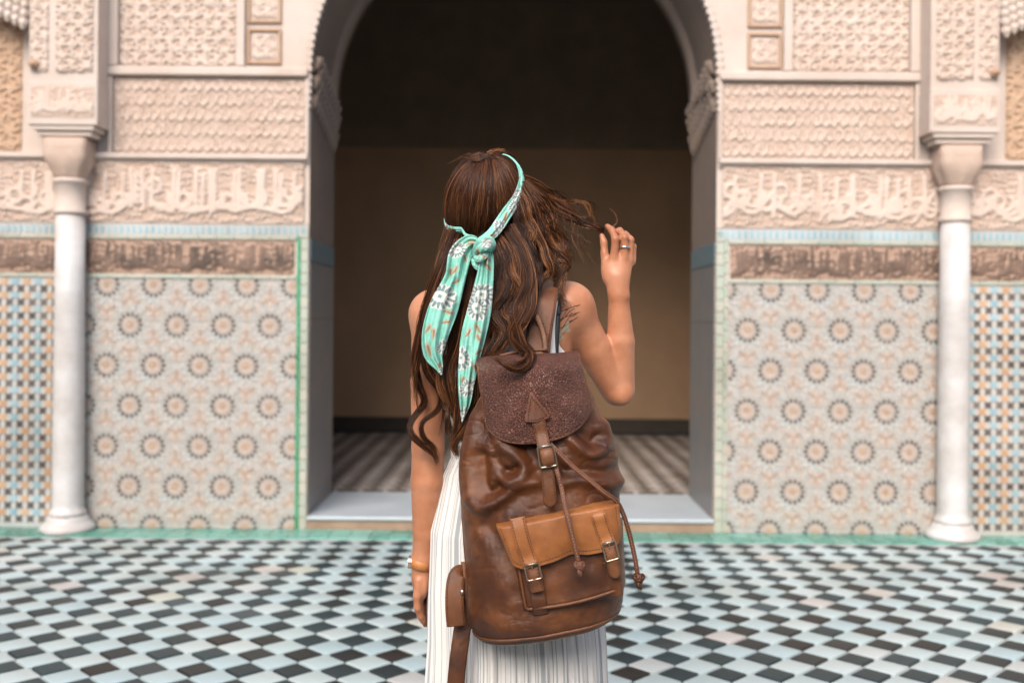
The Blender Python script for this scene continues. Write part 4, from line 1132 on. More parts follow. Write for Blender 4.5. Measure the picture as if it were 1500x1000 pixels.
p, h = pathw([(700, 357, 2.20, 8), (688, 357, 2.195, 13), (674, 374, 2.19, 16.5), (667, 406, 2.19, 15.5), (651, 448, 2.19, 21), (638, 488, 2.19, 19.5), (635, 518, 2.195, 14.5), (643, 538, 2.20, 6), (647, 549, 2.20, .8)])
folds_ribbon('scarf_tail', p, h, scarf, [(.016, .150, .037, 13, .3), (-.022, .255, .021, 13, 0), (.01, .045, .020, 12, 1.2), (-.012, .315, .02, 13, .5)],
             [(-.012, .175, .1, .014), (-.014, .197, .5, .012), (.004, .085, 1.2, .013), (.012, .092, 1.9, .012), (.0, .018, 1.5, .013), (-.004, .108, .8, .011), (.004, .228, 1.7, .014), (.018, .222, 1.2, .013), (.010, .262, 1.9, .016), (-.002, .3, 1.3, .01), (-.012, .055, 2.2, .012)], seed=1)
p, h = pathw([(709, 362, 2.19, 6), (713, 376, 2.185, 9.5), (711, 402, 2.185, 12), (703, 450, 2.18, 17), (694, 490, 2.175, 18), (688, 522, 2.17, 15.5), (683, 560, 2.17, 12), (681, 590, 2.17, 8), (677, 617, 2.175, .8)])
folds_ribbon('scarf_tail', p, h, scarf, [(.002, .105, .032, 14, .2), (.006, .135, .030, 14, .9), (.018, .245, .027, 12, 0), (-.006, .305, .024, 15, .4), (.0, .36, .018, 12, .3)],
             [(.0, .028, 2.6, .012), (-.004, .044, 2.4, .013), (-.006, .178, 2.4, .014), (-.012, .198, 2.2, .013), (.012, .19, 1.2, .012), (-.018, .225, .8, .012), (-.016, .262, 2.2, .013), (.008, .29, 1.5, .011)], seed=4)
def clamp_k(V, k0, k1):
    q = (V-HCC) @ np.array(Rh); k = np.linalg.norm(q/HR, axis=1)[:, None]
    w_ = smooth(2.235, 2.285, V[:, 1:2]); kk = np.clip(k, k0, k1); q = q*((1-w_)+w_*kk/k); return HCC+q @ np.array(Rh).T
def push_out(V, k0=1.065, var=.0):
    q = (V-HCC) @ np.array(Rh); k = np.linalg.norm(q/HR, axis=1)[:, None]
    q = np.where(k < k0, q*(k0/k), q); return HCC+q @ np.array(Rh).T
# band over the crown and round the face, tied low at the back
band = [(708, 352, 2.215, 7), (722, 341, 2.235, 8), (741, 318, 2.262, 10), (756, 293, 2.29, 11), (762, 270, 2.315, 9.5), (757, 250, 2.345, 7.5), (745, 235, 2.375, 6.5), (732, 228, 2.405, 6), (722, 226, 2.425, 6.5)]
p, h = pathw(band)
folds_ribbon('scarf_band', p, h, scarf, [(.006, .12, .022, 13, .4), (-.006, .152, .02, 13, .1), (.004, .052, .02, 12, 0)], [(.002, .082, 1.9, .016), (.004, .022, 1.2, .013), (-.005, .2, .5, .01)], nrm=None, seed=7, foldamp=.0016, curve=.007, head=True)
front = [(724, 226, 2.42, 6.5), (712, 230, 2.44, 7), (692, 238, 2.46, 8), (674, 252, 2.468, 9), (668, 280, 2.455, 9), (662, 305, 2.425, 8), (658, 322, 2.385, 6), (656, 333, 2.345, 5), (664, 341, 2.30, 5.5), (680, 347, 2.255, 7), (698, 354, 2.22, 8)]
P = np.array([W(a, b_, c) for a, b_, c, d in front]); nr_ = []
V, F, U, T = None, None, None, None
Q = spline(np.c_[P, [px2m(d, c) for a, b_, c, d in front]], 160); P_ = Q[:, :3]; H_ = Q[:, 3]
Tn = np.gradient(P_, axis=0); Tn /= np.linalg.norm(Tn, axis=1)[:, None]
out = P_-HCC; out /= np.linalg.norm(out, axis=1)[:, None]
B = np.cross(Tn, out); B /= np.linalg.norm(B, axis=1)[:, None]; Nn = np.cross(B, Tn)*-1
Nn *= np.sign(np.sum(Nn*out, axis=1))[:, None]
u = np.linspace(-1, 1, 30); L = np.r_[0, np.cumsum(np.linalg.norm(np.diff(P_, axis=0), axis=1))]
V = P_[:, None]+B[:, None]*(u[None, :, None]*H_[:, None, None])+Nn[:, None]*((.004*(1-u**2)+.0015*np.sin(u*7))[None, :, None])
folds_finish('scarf_band', clamp_k(V.reshape(-1, 3), (1.035+.022*(1-np.tile(u, 160)**2)+.004*np.sin(np.tile(u, 160)*9))[:, None], (1.04+.022*(1-np.tile(u, 160)**2)+.004*np.sin(np.tile(u, 160)*9))[:, None]), grid_faces(160, 30), np.tile(u, 160)*np.repeat(H_, 30), np.repeat(L, 30), [(.004, .10, .02, 12, 0), (-.003, .30, .018, 12, 0)], [(.0, .05, .4, .012), (.003, .2, 1.4, .012), (.002, .34, 1.5, .012)], scarf, .0012)
# knot
kb = MB()
def kt(pts, r, flat=.8): kb.tube(spline([W(*q) for q in pts], 24), r, 18, 0, True, flat)
kt([(698, 384, 2.205), (699, 366, 2.185), (706, 354, 2.168), (715, 352, 2.165), (720, 359, 2.175), (715, 368, 2.195)], [.006+.0055*math.sin(math.pi*i/23)**.6 for i in range(24)])
kt([(697, 370, 2.19), (704, 364, 2.165), (713, 361, 2.16), (719, 365, 2.175)], [.004+.006*math.sin(math.pi*i/23)**.6 for i in range(24)])
kt([(692, 378, 2.20), (698, 389, 2.188), (705, 391, 2.188), (711, 380, 2.195)], [.003+.005*math.sin(math.pi*i/23)**.6 for i in range(24)], .6)
kt([(696, 376, 2.19), (702, 379, 2.172), (709, 374, 2.17), (713, 368, 2.18)], [.004+.005*math.sin(math.pi*i/23)**.6 for i in range(24)], .7)
V = np.array(kb.V); px_, py_ = PX(V); C = print_col((px_-706)*.0015, (py_-368)*.0015, [(.01, -.018, .014, 11, 0)], [(-.008, .004, 1.2, .012), (.006, .012, .3, .01), (-.004, .028, 1, .009)])
V = V+np.stack([.0*px_, -.0016*np.sin(px_*.9+py_*.5)-.0012*np.sin(px_*.5-py_*1.1), 0*px_], -1)
o = obj('scarf_knot', V, kb.F, M['scarf'], person, True, attrs={'Col': C})

# ---- wrist watch
m, t, b = mat('tan_watch_strap', (.46, .18, .055), .5); M['watch_leather'] = m
m, t, b = mat('watch_glass', (.75, .76, .76), .1, spec=.6); M['dial'] = m
wc = W(616.5, 825, 2.36); b = MB()
a = np.linspace(math.pi*.62, math.pi*2.48, 40)
V = []; 
for x in a:
    for dz, ro in ((-.0105, 0), (-.0100, .0016), (.0100, .0016), (.0105, 0)): V.append(wc+np.array([(.0225+ro)*math.cos(x)*.98, (.0245+ro)*math.sin(x), dz+.004*math.cos(x)*-1]))
o = obj('watch_strap', V, grid_faces(40, 4), M['watch_leather'], person, True); solid(o, .002, 1)
b = MB(); cc = wc+np.array([-.0225, .0, .003])
V, F = tube([cc+np.array([.003, 0, 0]), cc+np.array([-.006, 0, .0006])], .0150, 28); b.add(V, F, 0)
V, F = tube([cc+np.array([-.0055, 0, 0]), cc+np.array([-.0075, 0, .0006])], .0128, 28); b.add(V, F, 1)
b.build('watch_case', [M['gold'], M['dial']], person)

# ================================================================ BACKPACK
bag = thing('backpack', 'brown leather drawstring backpack with buckled flap and lighter tan front pocket on the woman\'s back', 'backpack', tuple(W(790, 930, 2.15)))
def leather(name, c_dark, c_mid, c_lite, rough=.42, grain=420, gs=.35, wear_glint=None, wrink=0, gd=.0012):
    m, t, b = mat(name, c_mid, rough, spec=.45); v = texco(t)
    n1 = noise(t, v, 11, 6, .6); n2 = noise(t, v, 55, 5, .7); n3 = noise(t, v, 300, 3)
    c = ramp(t, n1, [(.30, c_dark), (.5, c_mid), (.72, c_lite)])
    c = mixc(t, mmath(t, 'MULTIPLY', n2, .55), c, c_dark)
    vo = t.nodes.new('ShaderNodeTexVoronoi'); vo.inputs['Scale'].default_value = grain; vo.feature = 'DISTANCE_TO_EDGE'
    ns = t.nodes.new('ShaderNodeTexNoise'); ns.inputs['Scale'].default_value = 40; t.links.new(v, ns.inputs['Vector'])
    mv = t.nodes.new('ShaderNodeVectorMath'); mv.operation = 'MULTIPLY_ADD'; mv.inputs[1].default_value = (.02,)*3
    t.links.new(ns.outputs['Color'], mv.inputs[0]); t.links.new(v, mv.inputs[2]); t.links.new(mv.outputs[0], vo.inputs['Vector'])
    g = ramp(t, vo.outputs[0], [(.0, (0, 0, 0)), (.22, (1, 1, 1))])
    if wear_glint:
        c = mixc(t, mmath(t, 'MULTIPLY', ramp(t, mmath(t, 'MULTIPLY', vo.outputs[0], n2), [(.08, (0, 0, 0)), (.30, (1, 1, 1))]), .6), c, wear_glint)  # worn grain tops, with gloss highlights of the pebbles painted into the colour
    t.links.new(c, b.inputs['Base Color'])
    rr = t.nodes.new('ShaderNodeMapRange'); rr.inputs['To Min'].default_value = rough*.75; rr.inputs['To Max'].default_value = rough*1.45
    t.links.new(n2, rr.inputs['Value']); t.links.new(rr.outputs[0], b.inputs['Roughness'])
    p = bump(t, b, g, gs, gd); p = bump(t, b, n3, .15, .0008, p)
    if wrink:
        wv = t.nodes.new('ShaderNodeTexNoise'); wv.inputs['Scale'].default_value = 1.0; wv.inputs['Detail'].default_value = 6; wv.inputs['Roughness'].default_value = .65
        v2 = texco(t, (170, 170, 45)); t.links.new(v2, wv.inputs['Vector'])
        p = bump(t, b, wv.outputs['Fac'], wrink, .004, p)
    return m
M['l_body'] = leather('brown_leather', (.034, .0095, .003), (.095, .029, .008), (.22, .076, .022), .33, 500, .3)
M['l_flap'] = leather('pebbled_leather', (.080, .028, .020), (.150, .058, .040), (.21, .088, .060), .33, 190, 1.0, (.22, .095, .055), .7, .0028)
M['l_tan'] = leather('tan_leather', (.17, .055, .015), (.33, .12, .033), (.47, .20, .065), .40, 600, .2)
M['l_patch'] = leather('patch_leather', (.08, .028, .014), (.13, .048, .026), (.20, .08, .045), .36, 500, .3)
M['l_strap'] = leather('strap_leather', (.075, .025, .009), (.145, .051, .018), (.23, .09, .034), .36, 500, .3)
M['l_cord'] = leather('cord_leather', (.09, .034, .018), (.15, .058, .032), (.22, .095, .055), .5, 700, .3)
m, t, b = mat('brass', (.50, .42, .32), .32, 1.0); M['brass'] = m
m, t, b = mat('stitch_thread', (.085, .035, .018), .8); M['thread'] = m
m, t, b = mat('pale_thread', (.40, .20, .10), .8); M['thread2'] = m

rows = [(0.0, (716, 556), (852, 543), .060), (.10, (703, 585), (868, 575), .082), (.20, (690, 618), (882, 612), .098), (.30, (680, 652), (897, 650), .110), (.40, (676, 690), (909, 692), .118),
        (.52, (678, 738), (906, 732), .126), (.65, (680, 790), (910, 778), .132), (.78, (683, 845), (913, 830), .136), (.88, (684, 890), (913, 862), .134), (.96, (689, 914), (911, 880), .130), (1.0, (697, 926), (904, 889), .116)]
SY = 2.165
nv, nth = 260, 300
vv = np.linspace(0, 1, nv)
ra = np.array([[r[0], *r[1], *r[2], r[3]] for r in rows]); Lx, Ly, Rx, Ry, Dp = [np.interp(vv, ra[:, 0], ra[:, i]) for i in range(1, 6)]
def sm1(a, k=9):
    w_ = np.hanning(k+2)[1:-1]; w_ /= w_.sum(); return np.convolve(np.pad(a, k//2, mode='edge'), w_, 'valid')
Lx, Ly, Rx, Ry, Dp = [sm1(a, 21) for a in (Lx, Ly, Rx, Ry, Dp)]
PL = np.array([W(a, b_, SY) for a, b_ in zip(Lx, Ly)]); PR = np.array([W(a, b_, SY) for a, b_ in zip(Rx, Ry)])
th = np.linspace(0, 2*math.pi, nth, endpoint=False)
ct, stt = np.cos(th), np.sin(th)
e_ = .78
ux = np.sign(ct)*np.abs(ct)**e_; uy = np.sign(stt)*np.abs(stt)**.9
mid_ = (PL+PR)/2; half = (PR-PL)/2
Vb = mid_[:, None]+half[:, None]*ux[None, :, None]
depth = np.where(uy > 0, Dp[:, None]*uy[None], .075*uy[None])
Vb = Vb.copy(); Vb[..., 1] -= depth
Vf = Vb.reshape(-1, 3)
fx, fy = PX(Vf)
front = (np.tile(uy, nv) > 0.0)
ridges = [  # pixel paths of the big soft folds, width, height
    ([(697, 606), (690, 636), (684, 668), (683, 700), (690, 730), (704, 742), (722, 737), (742, 724), (760, 711), (785, 704)], 9, .013),
    ([(727, 640), (742, 655), (760, 668), (771, 684), (766, 698), (752, 703), (742, 708)], 10, .016),
    ([(740, 660), (733, 690), (722, 712)], 10, .004),
    ([(832, 634), (842, 648), (854, 660), (868, 664), (881, 656), (886, 640), (882, 620)], 8, .014),
    ([(822, 708), (845, 702), (872, 704), (895, 710), (908, 704)], 8, .010),
    ([(700, 590), (708, 612), (716, 640), (720, 665)], 10, .006),
    ([(800, 668), (812, 690), (830, 704)], 9, .006),
    ([(886, 680), (900, 668), (900, 650)], 10, .006),
    ([(700, 640), (699, 660), (695, 690)], 7, .004),
    ([(690, 760), (705, 800), (722, 840), (735, 880)], 16, .004),
    ([(700, 905), (740, 918), (790, 922)], 16, .004),
]
creases = [([(704, 668), (706, 700), (716, 720), (732, 714)], 8, .016), ([(725, 670), (738, 688), (748, 694)], 6, .009), ([(742, 690), (752, 690), (757, 684)], 5, .008),
           ([(790, 640), (770, 652), (775, 668), (784, 690)], 10, .012), ([(838, 632), (856, 640), (866, 648), (876, 640)], 7, .010), ([(826, 690), (850, 690), (880, 690), (900, 684)], 6, .006),
           ([(760, 722), (742, 736), (724, 752), (712, 770)], 9, .006), ([(806, 660), (815, 676), (826, 690)], 6, .007), ([(712, 770), (735, 800), (748, 830), (756, 870)], 9, .005), ([(735, 640), (722, 640), (716, 630)], 10, .007)]
def dist_poly(x, y, P):
    P = spline(np.array(P, float), 40); d = np.full(x.shape, 1e9)
    for a, b_ in zip(P[:-1], P[1:]):
        L = (b_-a) @ (b_-a)+1e-9; t_ = np.clip(((x-a[0])*(b_[0]-a[0])+(y-a[1])*(b_[1]-a[1]))/L, 0, 1)
        d = np.minimum(d, np.hypot(x-a[0]-t_*(b_[0]-a[0]), y-a[1]-t_*(b_[1]-a[1])))
    return d
disp = np.zeros(len(Vf))
for P, w_, a_ in ridges: disp += (1.1*a_*np.exp(-(dist_poly(fx, fy, P)/(w_*1.2))**2))**4
disp = disp**.25
for P, w_, a_ in creases: disp -= 1.1*a_*np.exp(-(dist_poly(fx, fy, P)/(w_*1.25))**2)
disp += .006*(vnoise(fx/42, fy/50, 3)-.5)+.003*(vnoise(fx/17, fy/21, 8)-.5)
rg_ = 1-np.abs(2*vnoise(fx/11+2*vnoise(fx/30, fy/30, 2), fy/15, 21)-1); disp -= .0009*rg_**5
rg_ = 1-np.abs(2*vnoise(fx/24, fy/19+1.5*vnoise(fx/25, fy/25, 9), 22)-1); disp -= (.0005+.0013*(1-smooth(720, 780, fy)))*rg_**6
disp *= smooth(-.1, .35, np.tile(uy, nv))
Nn = np.stack([np.tile(ux, nv)*.5, -np.tile(np.clip(uy, .2, 1), nv), np.zeros(len(Vf))], -1); Nn /= np.linalg.norm(Nn, axis=1)[:, None]
Vf = Vf+Nn*disp[:, None]
F = grid_faces(nv, nth, True)
# rounded top and bottom
def capring(ring, dz, k): c = ring.mean(0); return c+(ring-c)*k+np.array([0, 0, dz])
bot = Vf[-nth:]; top_ = Vf[:nth]
ext = [capring(bot, -.008, .97), capring(bot, -.013, .9), capring(bot, -.014, .5), capring(bot, -.014, .02)]
Vall = np.vstack([top_*1.0]+[Vf]+ext); Vall = np.vstack([Vf]+ext)
fr = []
for k in range(4):
    r0 = (nv-1+k)*nth if k else (nv-1)*nth; r1 = nv*nth+k*nth
    r0 = (nv-1)*nth if k == 0 else nv*nth+(k-1)*nth
    j = np.arange(nth); fr.append(np.stack([r0+j, r0+(j+1) % nth, r1+(j+1) % nth, r1+j], 1))
base_i = len(Vall); tops = [capring(top_, .012, .93), capring(top_, .008, .6), capring(top_, -.01, .02)]
Vall = np.vstack([Vall]+tops)
for k in range(3):
    r0 = 0 if k == 0 else base_i+(k-1)*nth; r1 = base_i+k*nth; j = np.arange(nth); fr.append(np.stack([r0+j, r1+j, r1+(j+1) % nth, r0+(j+1) % nth], 1))
Fall = np.vstack([F]+fr)
obj('bag_body', Vall, Fall, M['l_body'], bag, True)
bvh = BVHTree.FromPolygons([tuple(x) for x in Vall], [tuple(map(int, f)) for f in Fall])
def S_(px, py, off=.0): return on_surface(bvh, px, py, off, 2.12)
# piping round the base
b = MB(); ring = Vf.reshape(nv, nth, 3)[int(nv*.985)]
c = ring.mean(0); b.tube([c+(q-c)*1.006 for q in np.vstack([ring, ring[:1]])], .0034, 8, 0, False); b.build('base_piping', M['l_strap'], bag, True)
b = MB(); sp = Vf.reshape(nv, nth, 3)
for j0 in (int(nth*.485),):
    b.tube([sp[i, j0] for i in range(20, nv-6, 3)], .0022, 6)
b.build('side_seam', M['l_strap'], bag, True)

def stitches(path, name, par, m='thread', pitch=.0062, r=.00075):
    r *= 1.35
    P = np.asarray(path); L = np.r_[0, np.cumsum(np.linalg.norm(np.diff(P, axis=0), axis=1))]
    b = MB(); s0 = 0
    while s0 < L[-1]-pitch*.6:
        q = [np.array([np.interp(x, L, P[:, i]) for i in range(3)]) for x in (s0, s0+pitch*.3, s0+pitch*.6)]
        b.tube([q[0]+[0, .0006, 0], q[1]+[0, -.0004, 0], q[2]+[0, .0006, 0]], r, 5); s0 += pitch
    o = b.build(name, M[m], par, True); o['kind'] = 'stuff'; return o

# ---- main flap
nb_, na_ = 130, 150
bb, aa = np.meshgrid(np.linspace(0, 1, nb_), np.linspace(-1, 1, na_), indexing='ij')
cxl = np.interp(bb, [0, .2, .58, 1], [772, 777, 788, 785]); cyl = np.interp(bb, [0, .2, .58, 1], [520, 546, 597, 648])
hwb = np.interp(bb, [0, .1, .3, .58], [75.5, 74, 76.5, 77.5])*np.where(bb > .58, np.clip(1-np.clip((bb-.58)/.42, 0, 1)**2.3, 0, 1)**(1/2.3), 1)
hwb = np.maximum(hwb, 1.0)
sx = aa*hwb
fx_ = cxl+sx; fy_ = cyl-sx*.10+2.5*np.sin(aa*2.4)*(1-bb)
Yf_ = 2.038+.055*np.abs(sx/77)**2.4-.006*np.sin(bb*3.0)+.085*np.clip(1-bb/.22, 0, 1)**2.2
curl = np.exp(-((aa+1)/.10)**2)*np.exp(-((bb-.06)/.14)**2); Yf_ = Yf_+.016*curl
Yf_ -= .0035*(vnoise(fx_/26, fy_/30, 5)-.5)*2
for k_, (x0, s0) in enumerate(((775, 5), (783, -2), (792, 3), (765, -8), (801, 7))):      # vertical crinkles down the middle
    d_ = np.abs(fx_-(x0+s0*.12*(fy_-580)/10)); Yf_ -= .0011*np.exp(-(d_/1.9)**2)*smooth(520, 540, fy_)*(1-smooth(590, 625, fy_))
Pf = np.array([W(x, y, z) for x, y, z in zip(fx_.ravel(), fy_.ravel(), Yf_.ravel())])
fo = obj('flap', Pf, grid_faces(nb_, na_), M['l_flap'], bag, True); solid(fo, .0042, 0)
fb = BVHTree.FromPolygons([tuple(x) for x in Pf], [tuple(map(int, f)) for f in grid_faces(nb_, na_)])
def SF_(px, py, off=.003): return on_surface(fb, px, py, off, 2.05)
G = Pf.reshape(nb_, na_, 3)
edge = np.vstack([G[4:int(nb_*.999), 0], G[-1, 1:-1], G[int(nb_*.999):3:-1, -1]])
b = MB(); b.tube(edge[::2], .0026, 8); b.build('flap_edge', M['l_strap'], bag, True)
inn = []
cq = np.array([786, 575.])
for q in edge[::1]:
    x, y = PX([q]); v_ = np.array([x[0], y[0]])-cq; v_ = v_*(1-5.0/np.linalg.norm(v_)); inn.append(SF_(cq[0]+v_[0], cq[1]+v_[1], .0024))
stitches(inn, 'flap_stitching', bag, 'thread', .0068, .0008)

def flatpatch(name, fn, outline, m, off, th, par, n=14, div=16):
    """leather patch: outline in pixels laid on a surface fn(px,py,off)"""
    O = np.asarray(outline, float); c = O.mean(0); V = [fn(c[0], c[1], off)]; F = []
    k = len(O)
    for r in range(1, div+1):
        for p in O: q = c+(p-c)*r/div; V.append(fn(q[0], q[1], off))
    for i in range(k): F.append((0, 1+i, 1+(i+1) % k))
    for r in range(div-1):
        for i in range(k): F.append((1+r*k+i, 1+(r+1)*k+i, 1+(r+1)*k+(i+1) % k, 1+r*k+(i+1) % k))
    o = obj(name, V, F, m, par, True); solid(o, th, 0); return o
def dense(P, n=10, closed=True):
    P = np.asarray(P, float); Q = []
    for a, b_ in zip(P, np.roll(P, -1, 0)):
        for t_ in np.linspace(0, 1, n, endpoint=False): Q.append(a+(b_-a)*t_)
    return np.array(Q)
# triangular patch and the long closing strap
tri = dense([(777, 574), (779, 574), (806, 608), (804, 612), (788, 618), (770, 618), (768, 615)], 5)
flatpatch('strap_patch', SF_, tri, M['l_patch'], .0095, .003, bag)
ti = dense([(778, 580), (801, 608), (788, 614), (773, 615)], 8); stitches([SF_(x, y, .0118) for x, y in np.vstack([ti, ti[:1]])], 'patch_stitching', bag, 'thread')
def strap(name, pts, hw, m, par, th=.0035, n=50, nu=9, curve=.0012, side_st=True, rounded=True, hook=True):
    """pts: world points"""
    Q = spline(np.asarray(pts), n); h = np.full(n, hw)
    if rounded:
        L = np.r_[0, np.cumsum(np.linalg.norm(np.diff(Q, axis=0), axis=1))]; rem = L[-1]-L
        h = np.where(rem < hw, np.sqrt(np.clip(1-(1-rem/hw)**2, .003, 1))*hw, hw)
    V, F, U, T = ribbon(Q, h, nu, curve, n=n)
    o = obj(name, V, F, m, par, True); solid(o, th, 0)
    if side_st:
        G_ = V.reshape(n, nu, 3); k1, k2 = 1, nu-2
        for k in (k1, k2): stitches(G_[1:-4, k]+[0, -th*.5-.0006, 0], 'strap_stitching', o, 'thread', .0062, .0007)
    return o
cs = [SF_(787, 604, .0045), SF_(789, 618, .0065), SF_(793, 636, .008)]+[W(796, 650, 2.018), W(799, 668, 2.008), W(801, 684, 2.012), W(803, 700, 2.012), W(804.5, 718, 2.012), W(806, 742, 2.016)]
strap('closing_strap', cs, .0130, M['l_strap'], bag, rounded=True)
# keepers, buckles
def buckle(c4, Y, par, r=.0019, bar=.42, lean=0.0):
    b = MB(); P = np.array([W(x, y, Y) for x, y in c4]); cc_ = P.mean(0)
    pts = []
    for i in range(4):
        a0 = P[i-1]; a1 = P[i]; a2 = P[(i+1) % 4]
        for t_ in np.linspace(0, 1, 6):
            s0_ = a1+(a0-a1)/np.linalg.norm(a0-a1)*.004; s1_ = a1+(a2-a1)/np.linalg.norm(a2-a1)*.004
            pts.append((1-t_)**2*s0_+2*t_*(1-t_)*a1+t_**2*s1_)
    pts.append(pts[0]); b.tube(pts, r, 8, 0, False)
    top = (P[0]+P[1])/2; a = P[0]+(P[1]-P[0])*.02; c_ = P[1]+(P[0]-P[1])*.02
    o = b.build('buckle', M['brass'], par, True)
    b = MB(); b.tube([a+[0, -.0005, 0], c_+[0, -.0005, 0]], r*1.35, 10)
    b.build('buckle_bar', M['brass'], o, True)
    b = MB(); bot_ = (P[2]+P[3])/2; b.tube(spline([top+[0, -.003, .002], top+[0, -.004, 0], top+(bot_-top)*.28+[0, -.0028, 0]], 8), r*.75, 8)
    b.build('prong', M['brass'], o, True); return o
buckle([(787, 655), (810, 651), (816, 681), (792, 685)], 2.001, bag, .0018)
V, F, U, T = ribbon([W(791, 664, 2.002), W(800, 661.5, 1.997), W(811, 662.5, 2.002)], [.0125]*3, 9, .003, n=20)
b = MB()
# folded strap piece inside the buckle
strap('strap_fold', [W(799.5, 657, 2.006), W(801, 664, 1.998), W(803, 675, 1.998), W(804, 682, 2.006)], .0128, M['l_strap'], bag, rounded=False, side_st=False, curve=.004)

# ---- front pocket
def PQ(s, t): # corners: top-left, top-right, bottom-left, bottom-right
    tl, tr, bl, br = np.array([742, 786.]), np.array([912, 757.]), np.array([763, 897.]), np.array([917, 863.])
    return (tl*(1-s)+tr*s)*(1-t)+(bl*(1-s)+br*s)*t
npk = 90
ss, t2 = np.meshgrid(np.linspace(0, 1, npk), np.linspace(0, 1, npk), indexing='ij')
bow = 7*np.sin(math.pi*ss)*t2
Pp = []
es = np.minimum(np.minimum(ss, 1-ss), 1-t2)
for s_, t_, bw, ee in zip(ss.ravel(), t2.ravel(), bow.ravel(), es.ravel()):
    q = PQ(s_, t_); rc = 0
    # rounded lower corners
    dx = max(0, .09-min(s_, 1-s_))/.09; dy = max(0, t_-.88)/.12; rr = math.hypot(dx, dy)
    if dx > 0 and dy > 0 and rr > 1: k = 1-1/rr; q = q+np.array([8*dx*k*(1 if s_ < .5 else -1), -8*dy*k])
    e2 = min(1, ee/.075); Yp = 2.062-.048*math.sqrt(max(0, 1-(1-e2)**2))+.012*(2*s_-1)**2+.0025*(vnoise(np.array(s_*7), np.array(t_*6), 4)-.5)
    Yp += .02*max(0, (s_-.85)/.15)**2
    Pp.append(W(q[0], q[1]+bw, Yp))
obj('pocket', Pp, grid_faces(npk, npk)[:, ::-1], M['l_body'], bag, True)
Pg = np.array(Pp).reshape(npk, npk, 3)
b = MB(); rim = np.vstack([Pg[5, 8:-6], Pg[6:-6, -5], Pg[-6, :8:-1][5:]])
b.tube(rim[::2]+[0, -.003, 0], .0032, 8); b.build('pocket_piping', M['l_strap'], bag, True)
pb = BVHTree.FromPolygons([tuple(x) for x in Pp], [tuple(map(int, f)) for f in grid_faces(npk, npk)])
def SP_(px, py, off=.002): return on_surface(pb, px, py, off, 2.03)
# gusset behind the pocket
gm = MB(); 
out_ = [PQ(0, k/12.) for k in range(13)]+[PQ(k/12., 1)+[0, 7*math.sin(math.pi*k/12)] for k in range(1, 12)]+[PQ(1, 1-k/12.) for k in range(13)]
V = []
for q in out_: V += [W(q[0]-(7 if q[0] > 880 else 0), q[1], 2.062), W(q[0]-(14 if q[0] > 880 else -2), q[1]-2, 2.15)]
obj('pocket_gusset', V, grid_faces(len(out_), 2), M['l_body'], bag, True)
# tan pocket flap
nf1, nf2 = 150, 70
Tt = lambda s: np.stack([np.interp(s, [0, .15, .5, .85, 1], [725, 752, 816, 878, 906]), np.interp(s, [0, .15, .5, .85, 1], [766, 760, 748, 735, 732])], -1)
Bt = lambda s: np.stack([np.interp(s, [0, .06, .14, .3, .5, .62, .75, .88, .96, 1], [744, 752, 764, 783, 812, 836, 862, 890, 906, 911]), np.interp(s, [0, .06, .14, .3, .5, .62, .75, .88, .96, 1], [812, 828, 833, 831, 822, 811, 812, 807, 796, 780])], -1)
s1 = np.linspace(0, 1, nf1)
Ta, Ba = Tt(s1), Bt(s1)
for A_ in (Ta, Ba):
    for i in range(2): A_[:, i] = sm1(A_[:, i], 9)
tf = np.linspace(0, 1, nf2)
Gx = Ta[:, None]*(1-tf)[None, :, None]+Ba[:, None]*tf[None, :, None]
SS, TF = np.meshgrid(s1, tf, indexing='ij')
Gy = Gx[..., 1]; 
Yt = 2.003-.004*np.sin(math.pi*TF)+.012*(2*SS-1)**2+.06*np.clip(1-TF/.16, 0, 1)**2+.018*np.clip((SS-.86)/.14, 0, 1)**2+.010*np.clip((.08-SS)/.08, 0, 1)**2
Yt -= .004*(vnoise(SS*7, TF*3, 6)-.5)+.0035*np.sin(SS*17)*TF**3
Pt = np.array([W(x, y, z) for (x, y), z in zip(Gx.reshape(-1, 2), Yt.ravel())])
Ft = grid_faces(nf1, nf2)[:, ::-1]
o = obj('pocket_flap', Pt, Ft, M['l_tan'], bag, True); solid(o, .0036, 0)
tb = BVHTree.FromPolygons([tuple(x) for x in Pt], [tuple(map(int, f)) for f in Ft])
def ST_(px, py, off=.002): return on_surface(tb, px, py, off, 2.01)
Gt = Pt.reshape(nf1, nf2, 3)
def inset(P2, c, d):
    out = []
    for q in P2:
        v_ = np.array(c)-q; out.append(q+v_/np.linalg.norm(v_)*d)
    return out
edge2 = [Gx[0, k]+[4.5, 0] for k in range(5, nf2-4)]+[Gx[i, -1]+[0, -5.5] for i in range(5, nf1-4)]+[Gx[-1, k]+[-4.5, 0] for k in range(nf2-4, 5, -1)]
stitches([ST_(x, y, .0022) for x, y in edge2], 'pocket_flap_stitching', bag, 'thread', .0062, .0007)
